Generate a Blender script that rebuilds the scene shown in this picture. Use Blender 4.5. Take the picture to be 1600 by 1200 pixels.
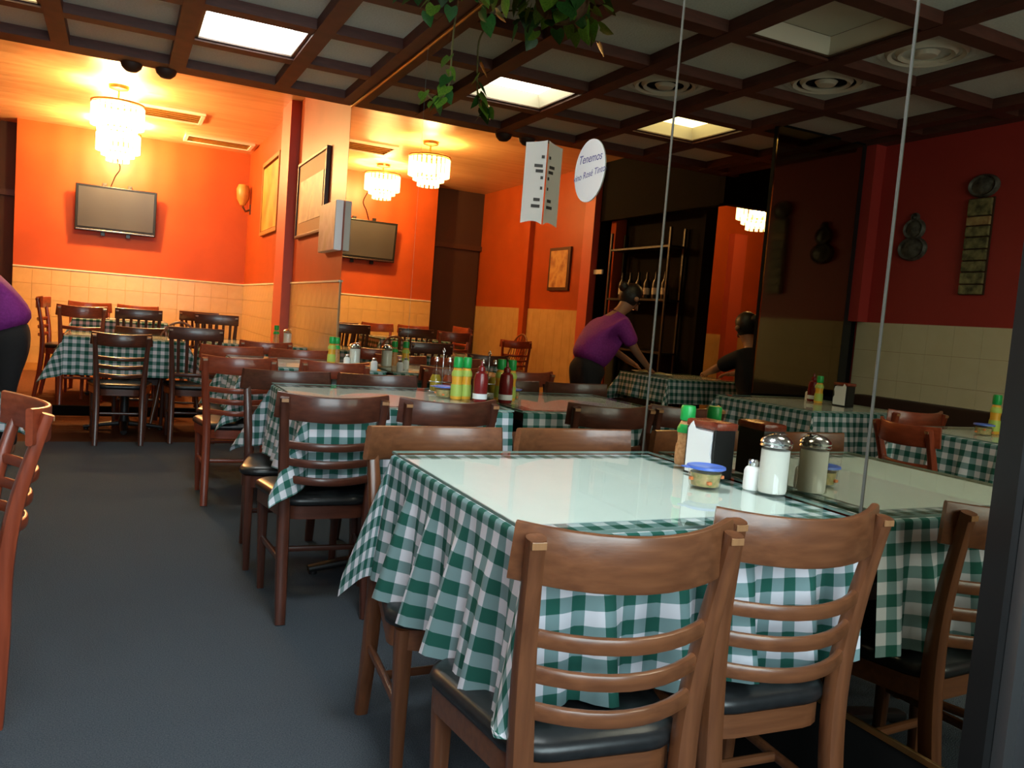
import bpy, bmesh, math, random
from mathutils import Vector, Matrix
random.seed(7)
PI = math.pi
S = bpy.context.scene
C = S.collection
for o in list(bpy.data.objects):
    bpy.data.objects.remove(o)

# ------------------------------------------------------------------ camera, world, light, exposure
def set_camera():
    y, p, r = math.radians(26.06), math.radians(4.4), math.radians(4.54)
    F = Vector((math.sin(y)*math.cos(p), math.cos(y)*math.cos(p), -math.sin(p)))
    R0 = Vector((math.cos(y), -math.sin(y), 0))
    U0 = R0.cross(F)
    R = math.cos(r)*R0 + math.sin(r)*U0
    U = -math.sin(r)*R0 + math.cos(r)*U0
    cd = bpy.data.cameras.new('camera')
    cd.sensor_width = 36
    cd.lens = 1270/1600*36
    cd.clip_start = 0.02
    co = bpy.data.objects.new('camera', cd)
    C.objects.link(co)
    M = Matrix((R, U, -F)).transposed().to_4x4()
    M.translation = Vector((-1.475, 0, 1.12))
    co.matrix_world = M
    S.camera = co
set_camera()

W = bpy.data.worlds.new('world')
S.world = W
W.use_nodes = True
W.node_tree.nodes['Background'].inputs[0].default_value = (0.75, 0.88, 1.0, 1)
W.node_tree.nodes['Background'].inputs[1].default_value = 1.0

def area(name, loc, rot, sx, sy, power, col):
    d = bpy.data.lights.new(name, 'AREA')
    d.shape = 'RECTANGLE'
    d.size, d.size_y, d.energy, d.color = sx, sy, power, col
    o = bpy.data.objects.new(name, d)
    C.objects.link(o)
    o.location = loc
    o.rotation_euler = rot
    return o
def bulb(name, loc, power, col, rad=0.05):
    d = bpy.data.lights.new(name, 'POINT')
    d.energy, d.color, d.shadow_soft_size = power, col, rad
    o = bpy.data.objects.new(name, d)
    C.objects.link(o)
    o.location = loc
    return o
# daylight through the front window behind the camera
area('window_daylight', (-1.15, -1.32, 1.75), (math.radians(90), 0, 0), 2.1, 1.5, 95, (0.80, 0.92, 1.0))
WARM = (1.0, 0.64, 0.26)
BULB_POWER = 200

vs = S.view_settings
vs.view_transform = 'Standard'
vs.look = 'None'
vs.exposure = 0.12
vs.gamma = 1.0
vs.use_curve_mapping = False

# ------------------------------------------------------------------ materials
def mat(name, col, rough=0.5, metal=0.0, spec=0.5, **k):
    m = bpy.data.materials.new(name)
    m.use_nodes = True
    b = m.node_tree.nodes['Principled BSDF']
    b.inputs['Base Color'].default_value = (*col, 1)
    b.inputs['Roughness'].default_value = rough
    b.inputs['Metallic'].default_value = metal
    b.inputs['Specular IOR Level'].default_value = spec
    if 'coat' in k:
        b.inputs['Coat Weight'].default_value = k['coat']
        b.inputs['Coat Roughness'].default_value = 0.12
    if 'emit' in k:
        b.inputs['Emission Color'].default_value = (*k['emit'], 1)
        b.inputs['Emission Strength'].default_value = k['power']
    return m
def N(m, kind, **k):
    n = m.node_tree.nodes.new(kind)
    for a, v in k.items():
        setattr(n, a, v)
    return n
def L(m, a, b):
    m.node_tree.links.new(a, b)
def mottle(m, c1, c2, scale, bump=0.0, stretch=(1, 1, 1), detail=4, coord='Object'):
    b = m.node_tree.nodes['Principled BSDF']
    tc = N(m, 'ShaderNodeTexCoord')
    mp = N(m, 'ShaderNodeMapping')
    mp.inputs['Scale'].default_value = stretch
    nz = N(m, 'ShaderNodeTexNoise')
    nz.inputs['Scale'].default_value = scale
    nz.inputs['Detail'].default_value = detail
    r = N(m, 'ShaderNodeValToRGB')
    r.color_ramp.elements[0].position = 0.3
    r.color_ramp.elements[1].position = 0.7
    r.color_ramp.elements[0].color = (*c1, 1)
    r.color_ramp.elements[1].color = (*c2, 1)
    L(m, tc.outputs[coord], mp.inputs[0])
    L(m, mp.outputs[0], nz.inputs['Vector'])
    L(m, nz.outputs['Fac'], r.inputs[0])
    L(m, r.outputs[0], b.inputs['Base Color'])
    if bump:
        bp = N(m, 'ShaderNodeBump')
        bp.inputs['Strength'].default_value = bump
        bp.inputs['Distance'].default_value = 0.01
        L(m, nz.outputs['Fac'], bp.inputs['Height'])
        L(m, bp.outputs[0], b.inputs['Normal'])
    return m
def wood(name, c1, c2, rough=0.32, coat=0.25, along=0):
    m = mat(name, c1, rough, coat=coat)
    st = [22, 22, 22]
    st[along] = 1.6
    return mottle(m, c1, c2, 3.2, 0.05, st, 6)

M = {}
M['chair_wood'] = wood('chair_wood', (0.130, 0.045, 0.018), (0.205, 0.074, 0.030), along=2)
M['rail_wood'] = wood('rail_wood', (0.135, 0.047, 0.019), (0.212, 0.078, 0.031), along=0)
M['red_wood'] = wood('red_wood', (0.225, 0.040, 0.016), (0.34, 0.065, 0.026), along=2)  # same chair wood with the red cast of warm light in its colour
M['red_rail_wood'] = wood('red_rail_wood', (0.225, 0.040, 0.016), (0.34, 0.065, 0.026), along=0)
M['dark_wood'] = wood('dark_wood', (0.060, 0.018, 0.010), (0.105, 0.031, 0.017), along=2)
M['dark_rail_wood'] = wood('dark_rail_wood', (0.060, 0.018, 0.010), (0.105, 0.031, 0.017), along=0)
M['worn_wood'] = wood('worn_wood', (0.30, 0.14, 0.06), (0.40, 0.20, 0.085), along=2)
M['vinyl'] = mottle(mat('vinyl', (0.016, 0.017, 0.018), 0.33), (0.012, 0.013, 0.014), (0.020, 0.021, 0.022), 60, 0.03)
M['red_paint'] = mottle(mat('red_paint', (0.37, 0.064, 0.010), 0.42, spec=0.35), (0.34, 0.058, 0.009), (0.40, 0.070, 0.012), 2.5, 0.02)
M['crimson_paint'] = mottle(mat('crimson_paint', (0.42, 0.035, 0.028), 0.5), (0.40, 0.033, 0.026), (0.44, 0.038, 0.03), 2.5, 0.02)
M['pilaster_paint'] = mat('pilaster_paint', (0.50, 0.085, 0.045), 0.5)
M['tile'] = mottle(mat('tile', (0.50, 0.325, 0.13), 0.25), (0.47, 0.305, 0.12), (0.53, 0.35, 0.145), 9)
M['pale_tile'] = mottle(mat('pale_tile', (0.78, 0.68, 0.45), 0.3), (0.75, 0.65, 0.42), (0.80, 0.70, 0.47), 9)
M['grout'] = mat('grout', (0.44, 0.28, 0.12), 0.8)
M['alcove_ceiling'] = mottle(mat('alcove_ceiling', (0.66, 0.36, 0.17), 0.32), (0.58, 0.30, 0.13), (0.72, 0.42, 0.21), 1.2, 0.08, (1, 14, 1))
M['beam'] = mottle(mat('beam', (0.095, 0.030, 0.020), 0.55), (0.075, 0.024, 0.016), (0.12, 0.036, 0.024), 5, 0.05, (2, 2, 12))
M['ceiling_tile'] = mottle(mat('ceiling_tile', (0.72, 0.74, 0.70), 0.9), (0.66, 0.68, 0.64), (0.77, 0.79, 0.75), 90, 0.25)
M['carpet'] = mottle(mat('carpet', (0.088, 0.110, 0.136), 1.0, spec=0.05), (0.062, 0.081, 0.104), (0.118, 0.141, 0.168), 260, 0.9, detail=3)
M['brown_carpet'] = mottle(mat('brown_carpet', (0.09, 0.034, 0.015), 1.0, spec=0.1), (0.065, 0.024, 0.011), (0.115, 0.045, 0.02), 120, 0.6, detail=3)
M['black'] = mat('black', (0.010, 0.010, 0.010), 0.35)
M['black_matt'] = mat('black_matt', (0.004, 0.0035, 0.003), 0.9, spec=0.15)
M['iron'] = mat('iron', (0.012, 0.012, 0.013), 0.45)
M['charcoal'] = mat('charcoal', (0.05, 0.053, 0.058), 0.7)
M['dark_brown'] = mat('dark_brown', (0.045, 0.018, 0.010), 0.6)
M['chrome'] = mat('chrome', (0.72, 0.72, 0.73), 0.18, 1.0)
M['brass'] = mat('brass', (0.60, 0.38, 0.14), 0.3, 1.0)
M['seam'] = mat('seam', (0.10, 0.097, 0.085), 0.5)
M['aluminium'] = mat('aluminium', (0.45, 0.45, 0.45), 0.4, 1.0)
M['cream'] = mat('cream', (0.72, 0.66, 0.55), 0.6)
M['white'] = mat('white', (0.84, 0.85, 0.86), 0.6)
M['paper'] = mat('paper', (0.70, 0.70, 0.66), 0.8)
M['topper'] = mottle(mat('topper', (0.90, 0.92, 0.92), 0.7), (0.88, 0.91, 0.91), (0.92, 0.94, 0.94), 14, 0.02)
M['granules'] = mat('granules', (0.84, 0.84, 0.82), 0.85)
M['screen'] = mat('screen', (0.045, 0.045, 0.047), 0.3, spec=0.8)
M['bezel'] = mat('bezel', (0.012, 0.012, 0.012), 0.25)
M['green_plastic'] = mat('green_plastic', (0.01, 0.36, 0.07), 0.35)
M['blue_plastic'] = mat('blue_plastic', (0.08, 0.17, 0.62), 0.35)
M['tan_spice'] = mottle(mat('tan_spice', (0.52, 0.24, 0.09), 0.4), (0.42, 0.18, 0.06), (0.64, 0.34, 0.15), 120)
M['mustard'] = mat('mustard', (0.80, 0.40, 0.03), 0.35)
M['lime_label'] = mat('lime_label', (0.42, 0.55, 0.10), 0.5)
M['ketchup'] = mat('ketchup', (0.20, 0.012, 0.012), 0.25)
M['oil'] = mat('oil', (0.30, 0.22, 0.02), 0.15)
M['vinegar'] = mat('vinegar', (0.30, 0.06, 0.02), 0.15)
M['brown_plastic'] = mottle(mat('brown_plastic', (0.20, 0.035, 0.015), 0.2), (0.13, 0.02, 0.01), (0.27, 0.06, 0.03), 30, 0.6)
M['relish'] = mottle(mat('relish', (0.35, 0.30, 0.13), 0.4), (0.20, 0.24, 0.07), (0.60, 0.42, 0.20), 60, 0.3)
M['carrot'] = mat('carrot', (0.70, 0.20, 0.06), 0.4)
M['gold_frame'] = mottle(mat('gold_frame', (0.42, 0.21, 0.05), 0.4), (0.36, 0.17, 0.04), (0.48, 0.25, 0.06), 8)
M['ochre'] = mat('ochre', (0.30, 0.13, 0.02), 0.6)
M['frame_dark'] = mat('frame_dark', (0.06, 0.025, 0.012), 0.4)
M['leaf'] = mottle(mat('leaf', (0.10, 0.24, 0.02), 0.4), (0.06, 0.18, 0.012), (0.20, 0.34, 0.035), 9)
M['leaf_dark'] = mottle(mat('leaf_dark', (0.02, 0.10, 0.015), 0.4), (0.015, 0.07, 0.012), (0.03, 0.13, 0.02), 9)
M['stem'] = mat('stem', (0.17, 0.15, 0.05), 0.5)
M['coir'] = mottle(mat('coir', (0.14, 0.07, 0.03), 0.9), (0.09, 0.045, 0.02), (0.20, 0.11, 0.05), 30, 0.8)
M['skin'] = mat('skin', (0.36, 0.17, 0.10), 0.5)
M['hair'] = mat('hair', (0.012, 0.008, 0.006), 0.5)
M['purple_knit'] = mottle(mat('purple_knit', (0.27, 0.022, 0.27), 0.8), (0.24, 0.018, 0.24), (0.31, 0.028, 0.31), 60, 0.3)
M['black_cloth'] = mat('black_cloth', (0.012, 0.011, 0.014), 0.9)
M['ornament'] = mottle(mat('ornament', (0.07, 0.06, 0.05), 0.5), (0.03, 0.025, 0.02), (0.15, 0.14, 0.11), 28, 0.5)
M['plaque_green'] = mottle(mat('plaque_green', (0.17, 0.16, 0.06), 0.5), (0.05, 0.045, 0.02), (0.34, 0.30, 0.12), 24, 0.4)
M['plaque_gold'] = mottle(mat('plaque_gold', (0.46, 0.30, 0.10), 0.5), (0.28, 0.12, 0.04), (0.55, 0.42, 0.17), 20, 0.4)
M['ink'] = mat('ink', (0.10, 0.10, 0.30), 0.7)
M['text_dark'] = mat('text_dark', (0.07, 0.06, 0.05), 0.7)
M['stripe_cushion'] = mat('stripe_cushion', (0.30, 0.12, 0.05), 0.8)
M['tube_panel'] = mat('tube_panel', (1, 1, 1), 0.5, emit=(0.93, 1.0, 0.97), power=16.0)
M['tube_panel_added'] = mat('tube_panel_added', (1, 1, 1), 0.5, emit=(0.93, 1.0, 1.0), power=34.0)  # stronger glow for the added panel over the front table
M['tube_panel_yellow'] = mat('tube_panel_yellow', (1, 1, 1), 0.5, emit=(1.0, 0.90, 0.45), power=9.0)

def mirror_mat(name, col, rough):
    m = bpy.data.materials.new(name)
    m.use_nodes = True
    b = m.node_tree.nodes['Principled BSDF']
    b.inputs['Base Color'].default_value = (*col, 1)
    b.inputs['Metallic'].default_value = 1
    b.inputs['Roughness'].default_value = rough
    return m
M['mirror'] = mirror_mat('mirror', (0.42, 0.375, 0.28), 0.0)
M['bronze_mirror'] = mirror_mat('bronze_mirror', (0.30, 0.20, 0.10), 0.08)

def glass_mat(name, tint, gloss=0.08, edge=0.5):
    m = bpy.data.materials.new(name)
    m.use_nodes = True
    nt = m.node_tree
    nt.nodes.clear()
    out = N(m, 'ShaderNodeOutputMaterial')
    mx = N(m, 'ShaderNodeMixShader')
    tr = N(m, 'ShaderNodeBsdfTransparent')
    gl = N(m, 'ShaderNodeBsdfGlossy')
    fr = N(m, 'ShaderNodeFresnel')
    fr.inputs['IOR'].default_value = 1.45
    ge = N(m, 'ShaderNodeNewGeometry')
    inv = N(m, 'ShaderNodeMath', operation='SUBTRACT')
    inv.inputs[0].default_value = 1.0
    L(m, ge.outputs['Backfacing'], inv.inputs[1])
    mu = N(m, 'ShaderNodeMath', operation='MULTIPLY')
    L(m, fr.outputs[0], mu.inputs[0])
    L(m, inv.outputs[0], mu.inputs[1])
    gl.inputs['Roughness'].default_value = 0.02
    tr.inputs['Color'].default_value = (*tint, 1)
    L(m, mu.outputs[0], mx.inputs[0])
    L(m, tr.outputs[0], mx.inputs[1])
    L(m, gl.outputs[0], mx.inputs[2])
    L(m, mx.outputs[0], out.inputs[0])
    return m
M['glass'] = glass_mat('glass', (0.94, 0.98, 0.96))
M['glass_edge'] = mat('glass_edge', (0.24, 0.36, 0.32), 0.1)
M['clear_plastic'] = glass_mat('clear_plastic', (0.90, 0.90, 0.86))

def crystal_mat():
    m = bpy.data.materials.new('crystal')
    m.use_nodes = True
    nt = m.node_tree
    nt.nodes.clear()
    out = N(m, 'ShaderNodeOutputMaterial')
    mx = N(m, 'ShaderNodeMixShader')
    tr = N(m, 'ShaderNodeBsdfTransparent')
    em = N(m, 'ShaderNodeEmission')
    em.inputs['Color'].default_value = (1.0, 0.66, 0.26, 1)
    em.inputs['Strength'].default_value = 16
    tr.inputs['Color'].default_value = (1, 0.95, 0.85, 1)
    mx.inputs[0].default_value = 0.5
    L(m, tr.outputs[0], mx.inputs[1])
    L(m, em.outputs[0], mx.inputs[2])
    L(m, mx.outputs[0], out.inputs[0])
    return m
M['crystal'] = crystal_mat()

def gingham_mat():
    m = mat('gingham', (1, 1, 1), 0.85, spec=0.2)
    b = m.node_tree.nodes['Principled BSDF']
    uv = N(m, 'ShaderNodeUVMap')
    sep = N(m, 'ShaderNodeSeparateXYZ')
    L(m, uv.outputs[0], sep.inputs[0])
    bands = []
    for ax in ('X', 'Y'):
        a = N(m, 'ShaderNodeMath', operation='MULTIPLY')
        a.inputs[1].default_value = 1/0.055
        f = N(m, 'ShaderNodeMath', operation='FRACT')
        g = N(m, 'ShaderNodeMath', operation='GREATER_THAN')
        g.inputs[1].default_value = 0.5
        L(m, sep.outputs[ax], a.inputs[0])
        L(m, a.outputs[0], f.inputs[0])
        L(m, f.outputs[0], g.inputs[0])
        bands.append(g)
    s = N(m, 'ShaderNodeMath', operation='ADD')
    L(m, bands[0].outputs[0], s.inputs[0])
    L(m, bands[1].outputs[0], s.inputs[1])
    h = N(m, 'ShaderNodeMath', operation='MULTIPLY')
    h.inputs[1].default_value = 0.5
    L(m, s.outputs[0], h.inputs[0])
    r = N(m, 'ShaderNodeValToRGB')
    r.color_ramp.interpolation = 'CONSTANT'
    e = r.color_ramp.elements
    e[0].position, e[0].color = 0.0, (0.70, 0.70, 0.76, 1)
    e[1].position, e[1].color = 0.4, (0.20, 0.31, 0.32, 1)
    n = e.new(0.8)
    n.color = (0.018, 0.105, 0.080, 1)
    L(m, h.outputs[0], r.inputs[0])
    L(m, r.outputs[0], b.inputs['Base Color'])
    return m
M['gingham'] = gingham_mat()

def painting_mat(name, cols, scale):
    m = mat(name, cols[0], 0.5)
    b = m.node_tree.nodes['Principled BSDF']
    tc = N(m, 'ShaderNodeTexCoord')
    nz = N(m, 'ShaderNodeTexNoise')
    nz.inputs['Scale'].default_value = scale
    nz.inputs['Detail'].default_value = 5
    r = N(m, 'ShaderNodeValToRGB')
    e = r.color_ramp.elements
    e[0].position, e[0].color = 0.3, (*cols[0], 1)
    e[1].position, e[1].color = 0.7, (*cols[-1], 1)
    for i, c in enumerate(cols[1:-1]):
        n = e.new(0.3+0.4*(i+1)/(len(cols)-1))
        n.color = (*c, 1)
    L(m, tc.outputs['Object'], nz.inputs['Vector'])
    L(m, nz.outputs['Fac'], r.inputs[0])
    L(m, r.outputs[0], b.inputs['Base Color'])
    return m
M['art_yellow'] = painting_mat('art_yellow', [(0.36, 0.12, 0.02), (0.52, 0.28, 0.03), (0.52, 0.36, 0.12)], 3)
M['art_town'] = painting_mat('art_town', [(0.40, 0.31, 0.20), (0.32, 0.26, 0.20), (0.46, 0.38, 0.26), (0.24, 0.17, 0.12)], 5)
M['art_portrait'] = painting_mat('art_portrait', [(0.30, 0.20, 0.14), (0.42, 0.32, 0.30), (0.34, 0.26, 0.16)], 5)
M['art_brown'] = painting_mat('art_brown', [(0.40, 0.18, 0.06), (0.55, 0.34, 0.12), (0.28, 0.10, 0.04)], 6)

# ------------------------------------------------------------------ mesh helpers
def obj(name, bm, m, parent=None, smooth=False, ang=None):
    me = bpy.data.meshes.new(name)
    bmesh.ops.recalc_face_normals(bm, faces=bm.faces)
    bm.to_mesh(me)
    bm.free()
    for mm in (m if isinstance(m, (list, tuple)) else [m]):
        me.materials.append(mm)
    if smooth:
        me.shade_smooth()
        if ang:
            me.set_sharp_from_angle(angle=math.radians(ang))
    o = bpy.data.objects.new(name, me)
    C.objects.link(o)
    if parent:
        o.parent = parent
    return o
def tag(o, label, cat, group=None):
    o['label'] = label
    o['category'] = cat
    if group:
        o['group'] = group
    return o
def thing(name, label, cat, loc=(0, 0, 0), rz=0, group=None):
    o = bpy.data.objects.new(name, None)
    o.empty_display_size = 0.05
    C.objects.link(o)
    o.location = loc
    o.rotation_euler = (0, 0, rz)
    return tag(o, label, cat, group)
def structure(o):
    o['kind'] = 'structure'
    return o
def dup(root, loc, rz=0, label=None, group=None, sc=None, swap=None):
    def cp(o, par):
        c = o.copy()
        C.objects.link(c)
        if par:
            c.parent = par
        for ch in list(o.children):
            cp(ch, c)
        return c
    r = cp(root, None)
    r.location = loc
    r.rotation_euler = (0, 0, rz)
    if sc:
        r.scale = sc
    if label:
        r['label'] = label
    if group:
        r['group'] = group
    if swap:
        for ch in r.children_recursive:
            if ch.type == 'MESH' and ch.data.materials and ch.data.materials[0].name in swap:
                ch.material_slots[0].link = 'OBJECT'
                ch.material_slots[0].material = M[swap[ch.data.materials[0].name]]
    return r
def box(bm, c, s, bev=0.0, rot=None):
    ret = bmesh.ops.create_cube(bm, size=1)
    vs_ = ret['verts']
    for v in vs_:
        v.co = Vector((v.co.x*s[0], v.co.y*s[1], v.co.z*s[2]))
        if rot is not None:
            v.co = rot @ v.co
        v.co += Vector(c)
    if bev:
        es = list({e for v in vs_ for e in v.link_edges})
        bmesh.ops.bevel(bm, geom=es, offset=bev, segments=2, affect='EDGES', profile=0.6)
def boxo(name, c, s, m, parent=None, bev=0.0):
    bm = bmesh.new()
    box(bm, c, s, bev)
    return obj(name, bm, m, parent)
def span(name, a, b, m, parent=None, bev=0.0):
    c = [(a[i]+b[i])/2 for i in range(3)]
    s = [abs(b[i]-a[i]) for i in range(3)]
    return boxo(name, c, s, m, parent, bev)
def lathe(bm, prof, seg=20, c=(0, 0, 0), sy=1.0):
    rings = []
    for r, z in prof:
        if r < 1e-6:
            rings.append([bm.verts.new((c[0], c[1], c[2]+z))])
        else:
            rings.append([bm.verts.new((c[0]+r*math.cos(2*PI*i/seg), c[1]+sy*r*math.sin(2*PI*i/seg), c[2]+z)) for i in range(seg)])
    for a, b in zip(rings, rings[1:]):
        for i in range(seg):
            j = (i+1) % seg
            if len(a) == 1 and len(b) == 1:
                continue
            if len(a) == 1:
                bm.faces.new((a[0], b[i], b[j]))
            elif len(b) == 1:
                bm.faces.new((a[i], a[j], b[0]))
            else:
                bm.faces.new((a[i], a[j], b[j], b[i]))
def latheo(name, prof, m, parent=None, seg=20, c=(0, 0, 0), ang=35):
    bm = bmesh.new()
    lathe(bm, prof, seg, c)
    return obj(name, bm, m, parent, True, ang)
def sweep(bm, pts, a, b, ref=(1, 0, 0), rnd=0.3, n=3, caps=True):
    """board or post along pts; a, b = half sizes across (per point or one number); ref = direction of a"""
    pts = [Vector(p) for p in pts]
    k = len(pts)
    A = a if isinstance(a, (list, tuple)) else [a]*k
    B = b if isinstance(b, (list, tuple)) else [b]*k
    rings = []
    for i in range(k):
        t = (pts[min(i+1, k-1)]-pts[max(i-1, 0)]).normalized()
        u = Vector(ref)
        u = (u-t*u.dot(t)).normalized()
        w = t.cross(u)
        r = min(A[i], B[i])*rnd*2
        r = min(r, A[i]*0.98, B[i]*0.98)
        ring = []
        for q, (sx, sy) in enumerate(((1, 1), (-1, 1), (-1, -1), (1, -1))):
            for j in range(n):
                th = q*PI/2+(PI/2)*j/(n-1) if n > 1 else q*PI/2+PI/4
                x = sx*(A[i]-r)+r*math.cos(th)
                y = sy*(B[i]-r)+r*math.sin(th)
                ring.append(bm.verts.new(pts[i]+u*x+w*y))
        rings.append(ring)
    m_ = len(rings[0])
    for p, q in zip(rings, rings[1:]):
        for j in range(m_):
            bm.faces.new((p[j], p[(j+1) % m_], q[(j+1) % m_], q[j]))
    if caps:
        bm.faces.new(rings[0][::-1])
        bm.faces.new(rings[-1])
def tube(bm, pts, r, seg=8):
    pts = [Vector(p) for p in pts]
    k = len(pts)
    R = r if isinstance(r, (list, tuple)) else [r]*k
    rings = []
    t0 = (pts[1]-pts[0]).normalized()
    u = t0.orthogonal().normalized()
    for i in range(k):
        t = (pts[min(i+1, k-1)]-pts[max(i-1, 0)]).normalized()
        u = (u-t*u.dot(t)).normalized()
        w = t.cross(u)
        rings.append([bm.verts.new(pts[i]+(u*math.cos(2*PI*j/seg)+w*math.sin(2*PI*j/seg))*R[i]) for j in range(seg)])
    for p, q in zip(rings, rings[1:]):
        for j in range(seg):
            bm.faces.new((p[j], p[(j+1) % seg], q[(j+1) % seg], q[j]))
    bm.faces.new(rings[0][::-1])
    bm.faces.new(rings[-1])
def tubeo(name, pts, r, m, parent=None, seg=8):
    bm = bmesh.new()
    tube(bm, pts, r, seg)
    return obj(name, bm, m, parent, True, 50)
def smoothpath(pts, n=6):
    pts = [Vector(p) for p in pts]
    out = []
    for i in range(len(pts)-1):
        p0, p1, p2, p3 = pts[max(i-1, 0)], pts[i], pts[i+1], pts[min(i+2, len(pts)-1)]
        for j in range(n):
            t = j/n
            out.append(0.5*((2*p1)+(p2-p0)*t+(2*p0-5*p1+4*p2-p3)*t*t+(3*p1-p0-3*p2+p3)*t**3))
    out.append(pts[-1])
    return out

# ------------------------------------------------------------------ the room
BACK, END, LEFT, FRONT = 11.30, 6.05, -3.50, -1.10
DADO = 1.31
ZC = 3.02
STEP = 8.02
PLAT = 0.08
# floor
floor = structure(bpy.data.objects.new('floor', None))
C.objects.link(floor)
span('carpet', (LEFT-3.0, FRONT-0.1, -0.06), (0.10, 6.62, 0.0), M['carpet'], floor)
span('brown_carpet', (LEFT-3.0, 6.62, -0.06), (0.10, STEP+0.1, 0.0), M['brown_carpet'], floor)
span('platform', (LEFT-0.1, STEP, -0.06), (0.10, BACK+2.6, PLAT), M['brown_carpet'], floor)
span('shaded_riser', (LEFT, STEP-0.035, 0.004), (0.0, STEP+0.01, PLAT+0.006), M['black_matt'], floor)  # black strip painting the shade on the riser of the step

def tiles_on(parent, plane, fixed, u0, u1, z0, z1, size=0.2, face=1, single=True, tm='tile'):
    """cream wall tiles; plane 'x' = wall of constant x (u runs in y), 'y' = wall of constant y"""
    nu = max(1, round((u1-u0)/size))
    nz = max(1, round((z1-z0)/size))
    du, dz = (u1-u0)/nu, (z1-z0)/nz
    t = 0.008
    g = 0.0022
    if plane == 'x':
        span('grout', (fixed, u0, z0), (fixed+face*0.004, u1, z1), M['grout'], parent)
    else:
        span('grout', (u0, fixed, z0), (u1, fixed+face*0.004, z1), M['grout'], parent)
    def one(bm, cu, cz):
        c = (fixed+face*t/2, cu, cz) if plane == 'x' else (cu, fixed+face*t/2, cz)
        s = (t, du-g, dz-g) if plane == 'x' else (du-g, t, dz-g)
        box(bm, c, s, 0.0015 if single else 0)
    if single:
        bm = bmesh.new()
        box(bm, (0, 0, 0), (t, du-g, dz-g) if plane == 'x' else (du-g, t, dz-g), 0.0015)
        first = obj('tile', bm, M['tile'], parent)
        for i in range(nu):
            for j in range(nz):
                o = first if i == j == 0 else first.copy()
                if o is not first:
                    C.objects.link(o)
                cu, cz = u0+du*(i+0.5), z0+dz*(j+0.5)
                o.location = (fixed+face*t/2, cu, cz) if plane == 'x' else (cu, fixed+face*t/2, cz)
    else:
        bm = bmesh.new()
        for i in range(nu):
            for j in range(nz):
                one(bm, u0+du*(i+0.5), z0+dz*(j+0.5))
        o = obj('tile_field', bm, M[tm], parent)
        o['kind'] = 'stuff'

# back wall with the TV
wall_back = structure(span('wall_back', (-2.62, BACK, PLAT-0.02), (0.1, BACK+0.12, ZC+0.05), M['red_paint']))
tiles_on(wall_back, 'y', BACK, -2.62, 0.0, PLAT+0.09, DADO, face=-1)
span('dado_cap', (-2.62, BACK-0.016, DADO), (0.0, BACK, DADO+0.014), M['cream'], wall_back)
structure(span('baseboard_back', (-2.62, BACK-0.02, PLAT), (0, BACK, PLAT+0.09), M['gold_frame']))
# right wall of the alcove
wall_right = structure(span('wall_right', (0.0, END, -0.05), (0.12, BACK+0.1, ZC+0.05), M['red_paint']))
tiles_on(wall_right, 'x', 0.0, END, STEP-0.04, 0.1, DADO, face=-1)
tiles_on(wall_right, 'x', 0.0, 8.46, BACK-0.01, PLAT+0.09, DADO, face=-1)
span('pilaster', (-0.09, 7.98, 0), (0.0, 8.44, ZC), M['pilaster_paint'], wall_right)
span('dado_cap', (-0.016, END, DADO), (0.0, 7.97, DADO+0.014), M['cream'], wall_right)
span('dado_cap', (-0.016, 8.45, DADO), (0.0, BACK-0.02, DADO+0.014), M['cream'], wall_right)
# mirrored part of the right wall
wall_mirror = thing('wall_mirror', 'huge smoky mirror in seamed panels covering the right wall', 'mirror', (0.02, 3.5, 0.32))
def panel(y0, y1):
    bm = bmesh.new()
    box(bm, (0, 0, 0), (0.012, y1-y0-0.004, 2.62-0.32))
    for f in bm.faces:
        f.material_index = 0 if f.normal.x < -0.5 else 1
    o = obj('mirror_panel', bm, [M['mirror'], M['glass_edge']], wall_mirror)
    o.location = (-0.013, (y0+y1)/2-3.5, (2.62-0.32)/2)
    return o
for y0, y1 in ((0.93, 1.235), (1.235, 2.06), (2.06, 4.40), (4.40, 6.05)):
    panel(y0, y1)
for ys in (1.235, 2.06):
    o = span('seam_strip', (-0.0215, ys-0.0025-3.5, 0), (-0.019, ys+0.0025-3.5, 2.30), M['seam'], wall_mirror)
span('top_channel', (-0.026, 0.93-3.5, 2.262), (-0.019, END-3.5, 2.272), M['brass'], wall_mirror)
span('bottom_channel', (-0.024, 0.93-3.5, -0.012), (-0.018, END-3.5, 0.0), M['brass'], wall_mirror)
structure(span('wall_right_backing', (0.021, FRONT, -0.05), (0.12, END, ZC), M['charcoal']))
structure(span('baseboard_right', (-0.0, 0.93, 0.0), (0.021, END, 0.305), M['black_matt']))
structure(span('trim_1', (-0.03, 0.885, 0.0), (0.021, 0.93, 2.62), M['black']))
structure(span('trim_2', (-0.008, 0.862, 0.0), (0.021, 0.884, 2.62), M['aluminium']))

# left side walls
wall_left = structure(span('wall_left', (LEFT-0.12, FRONT, -0.05), (LEFT, 4.62, 2.75), M['crimson_paint']))
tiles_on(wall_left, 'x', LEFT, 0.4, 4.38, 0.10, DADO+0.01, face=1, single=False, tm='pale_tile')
span('pilaster', (LEFT, 4.30, DADO+0.01), (LEFT+0.10, 4.42, 2.6), M['crimson_paint'], wall_left)
structure(span('wall_partition', (LEFT, 4.40, 0.0), (-2.55, 4.43, 2.62), M['black_matt']))
bronze = thing('bronze_mirror_panel', 'dim bronze mirror facing the front on the dark partition by the red wall', 'mirror', (-3.0, 4.40, 0.75))
span('mirror_sheet', (-0.36, -0.012, 0.0), (0.448, -0.002, 1.85), M['bronze_mirror'], bronze)
span('frame_strip', (-0.44, -0.014, 0.0), (-0.36, -0.002, 1.85), M['black'], bronze)
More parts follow.
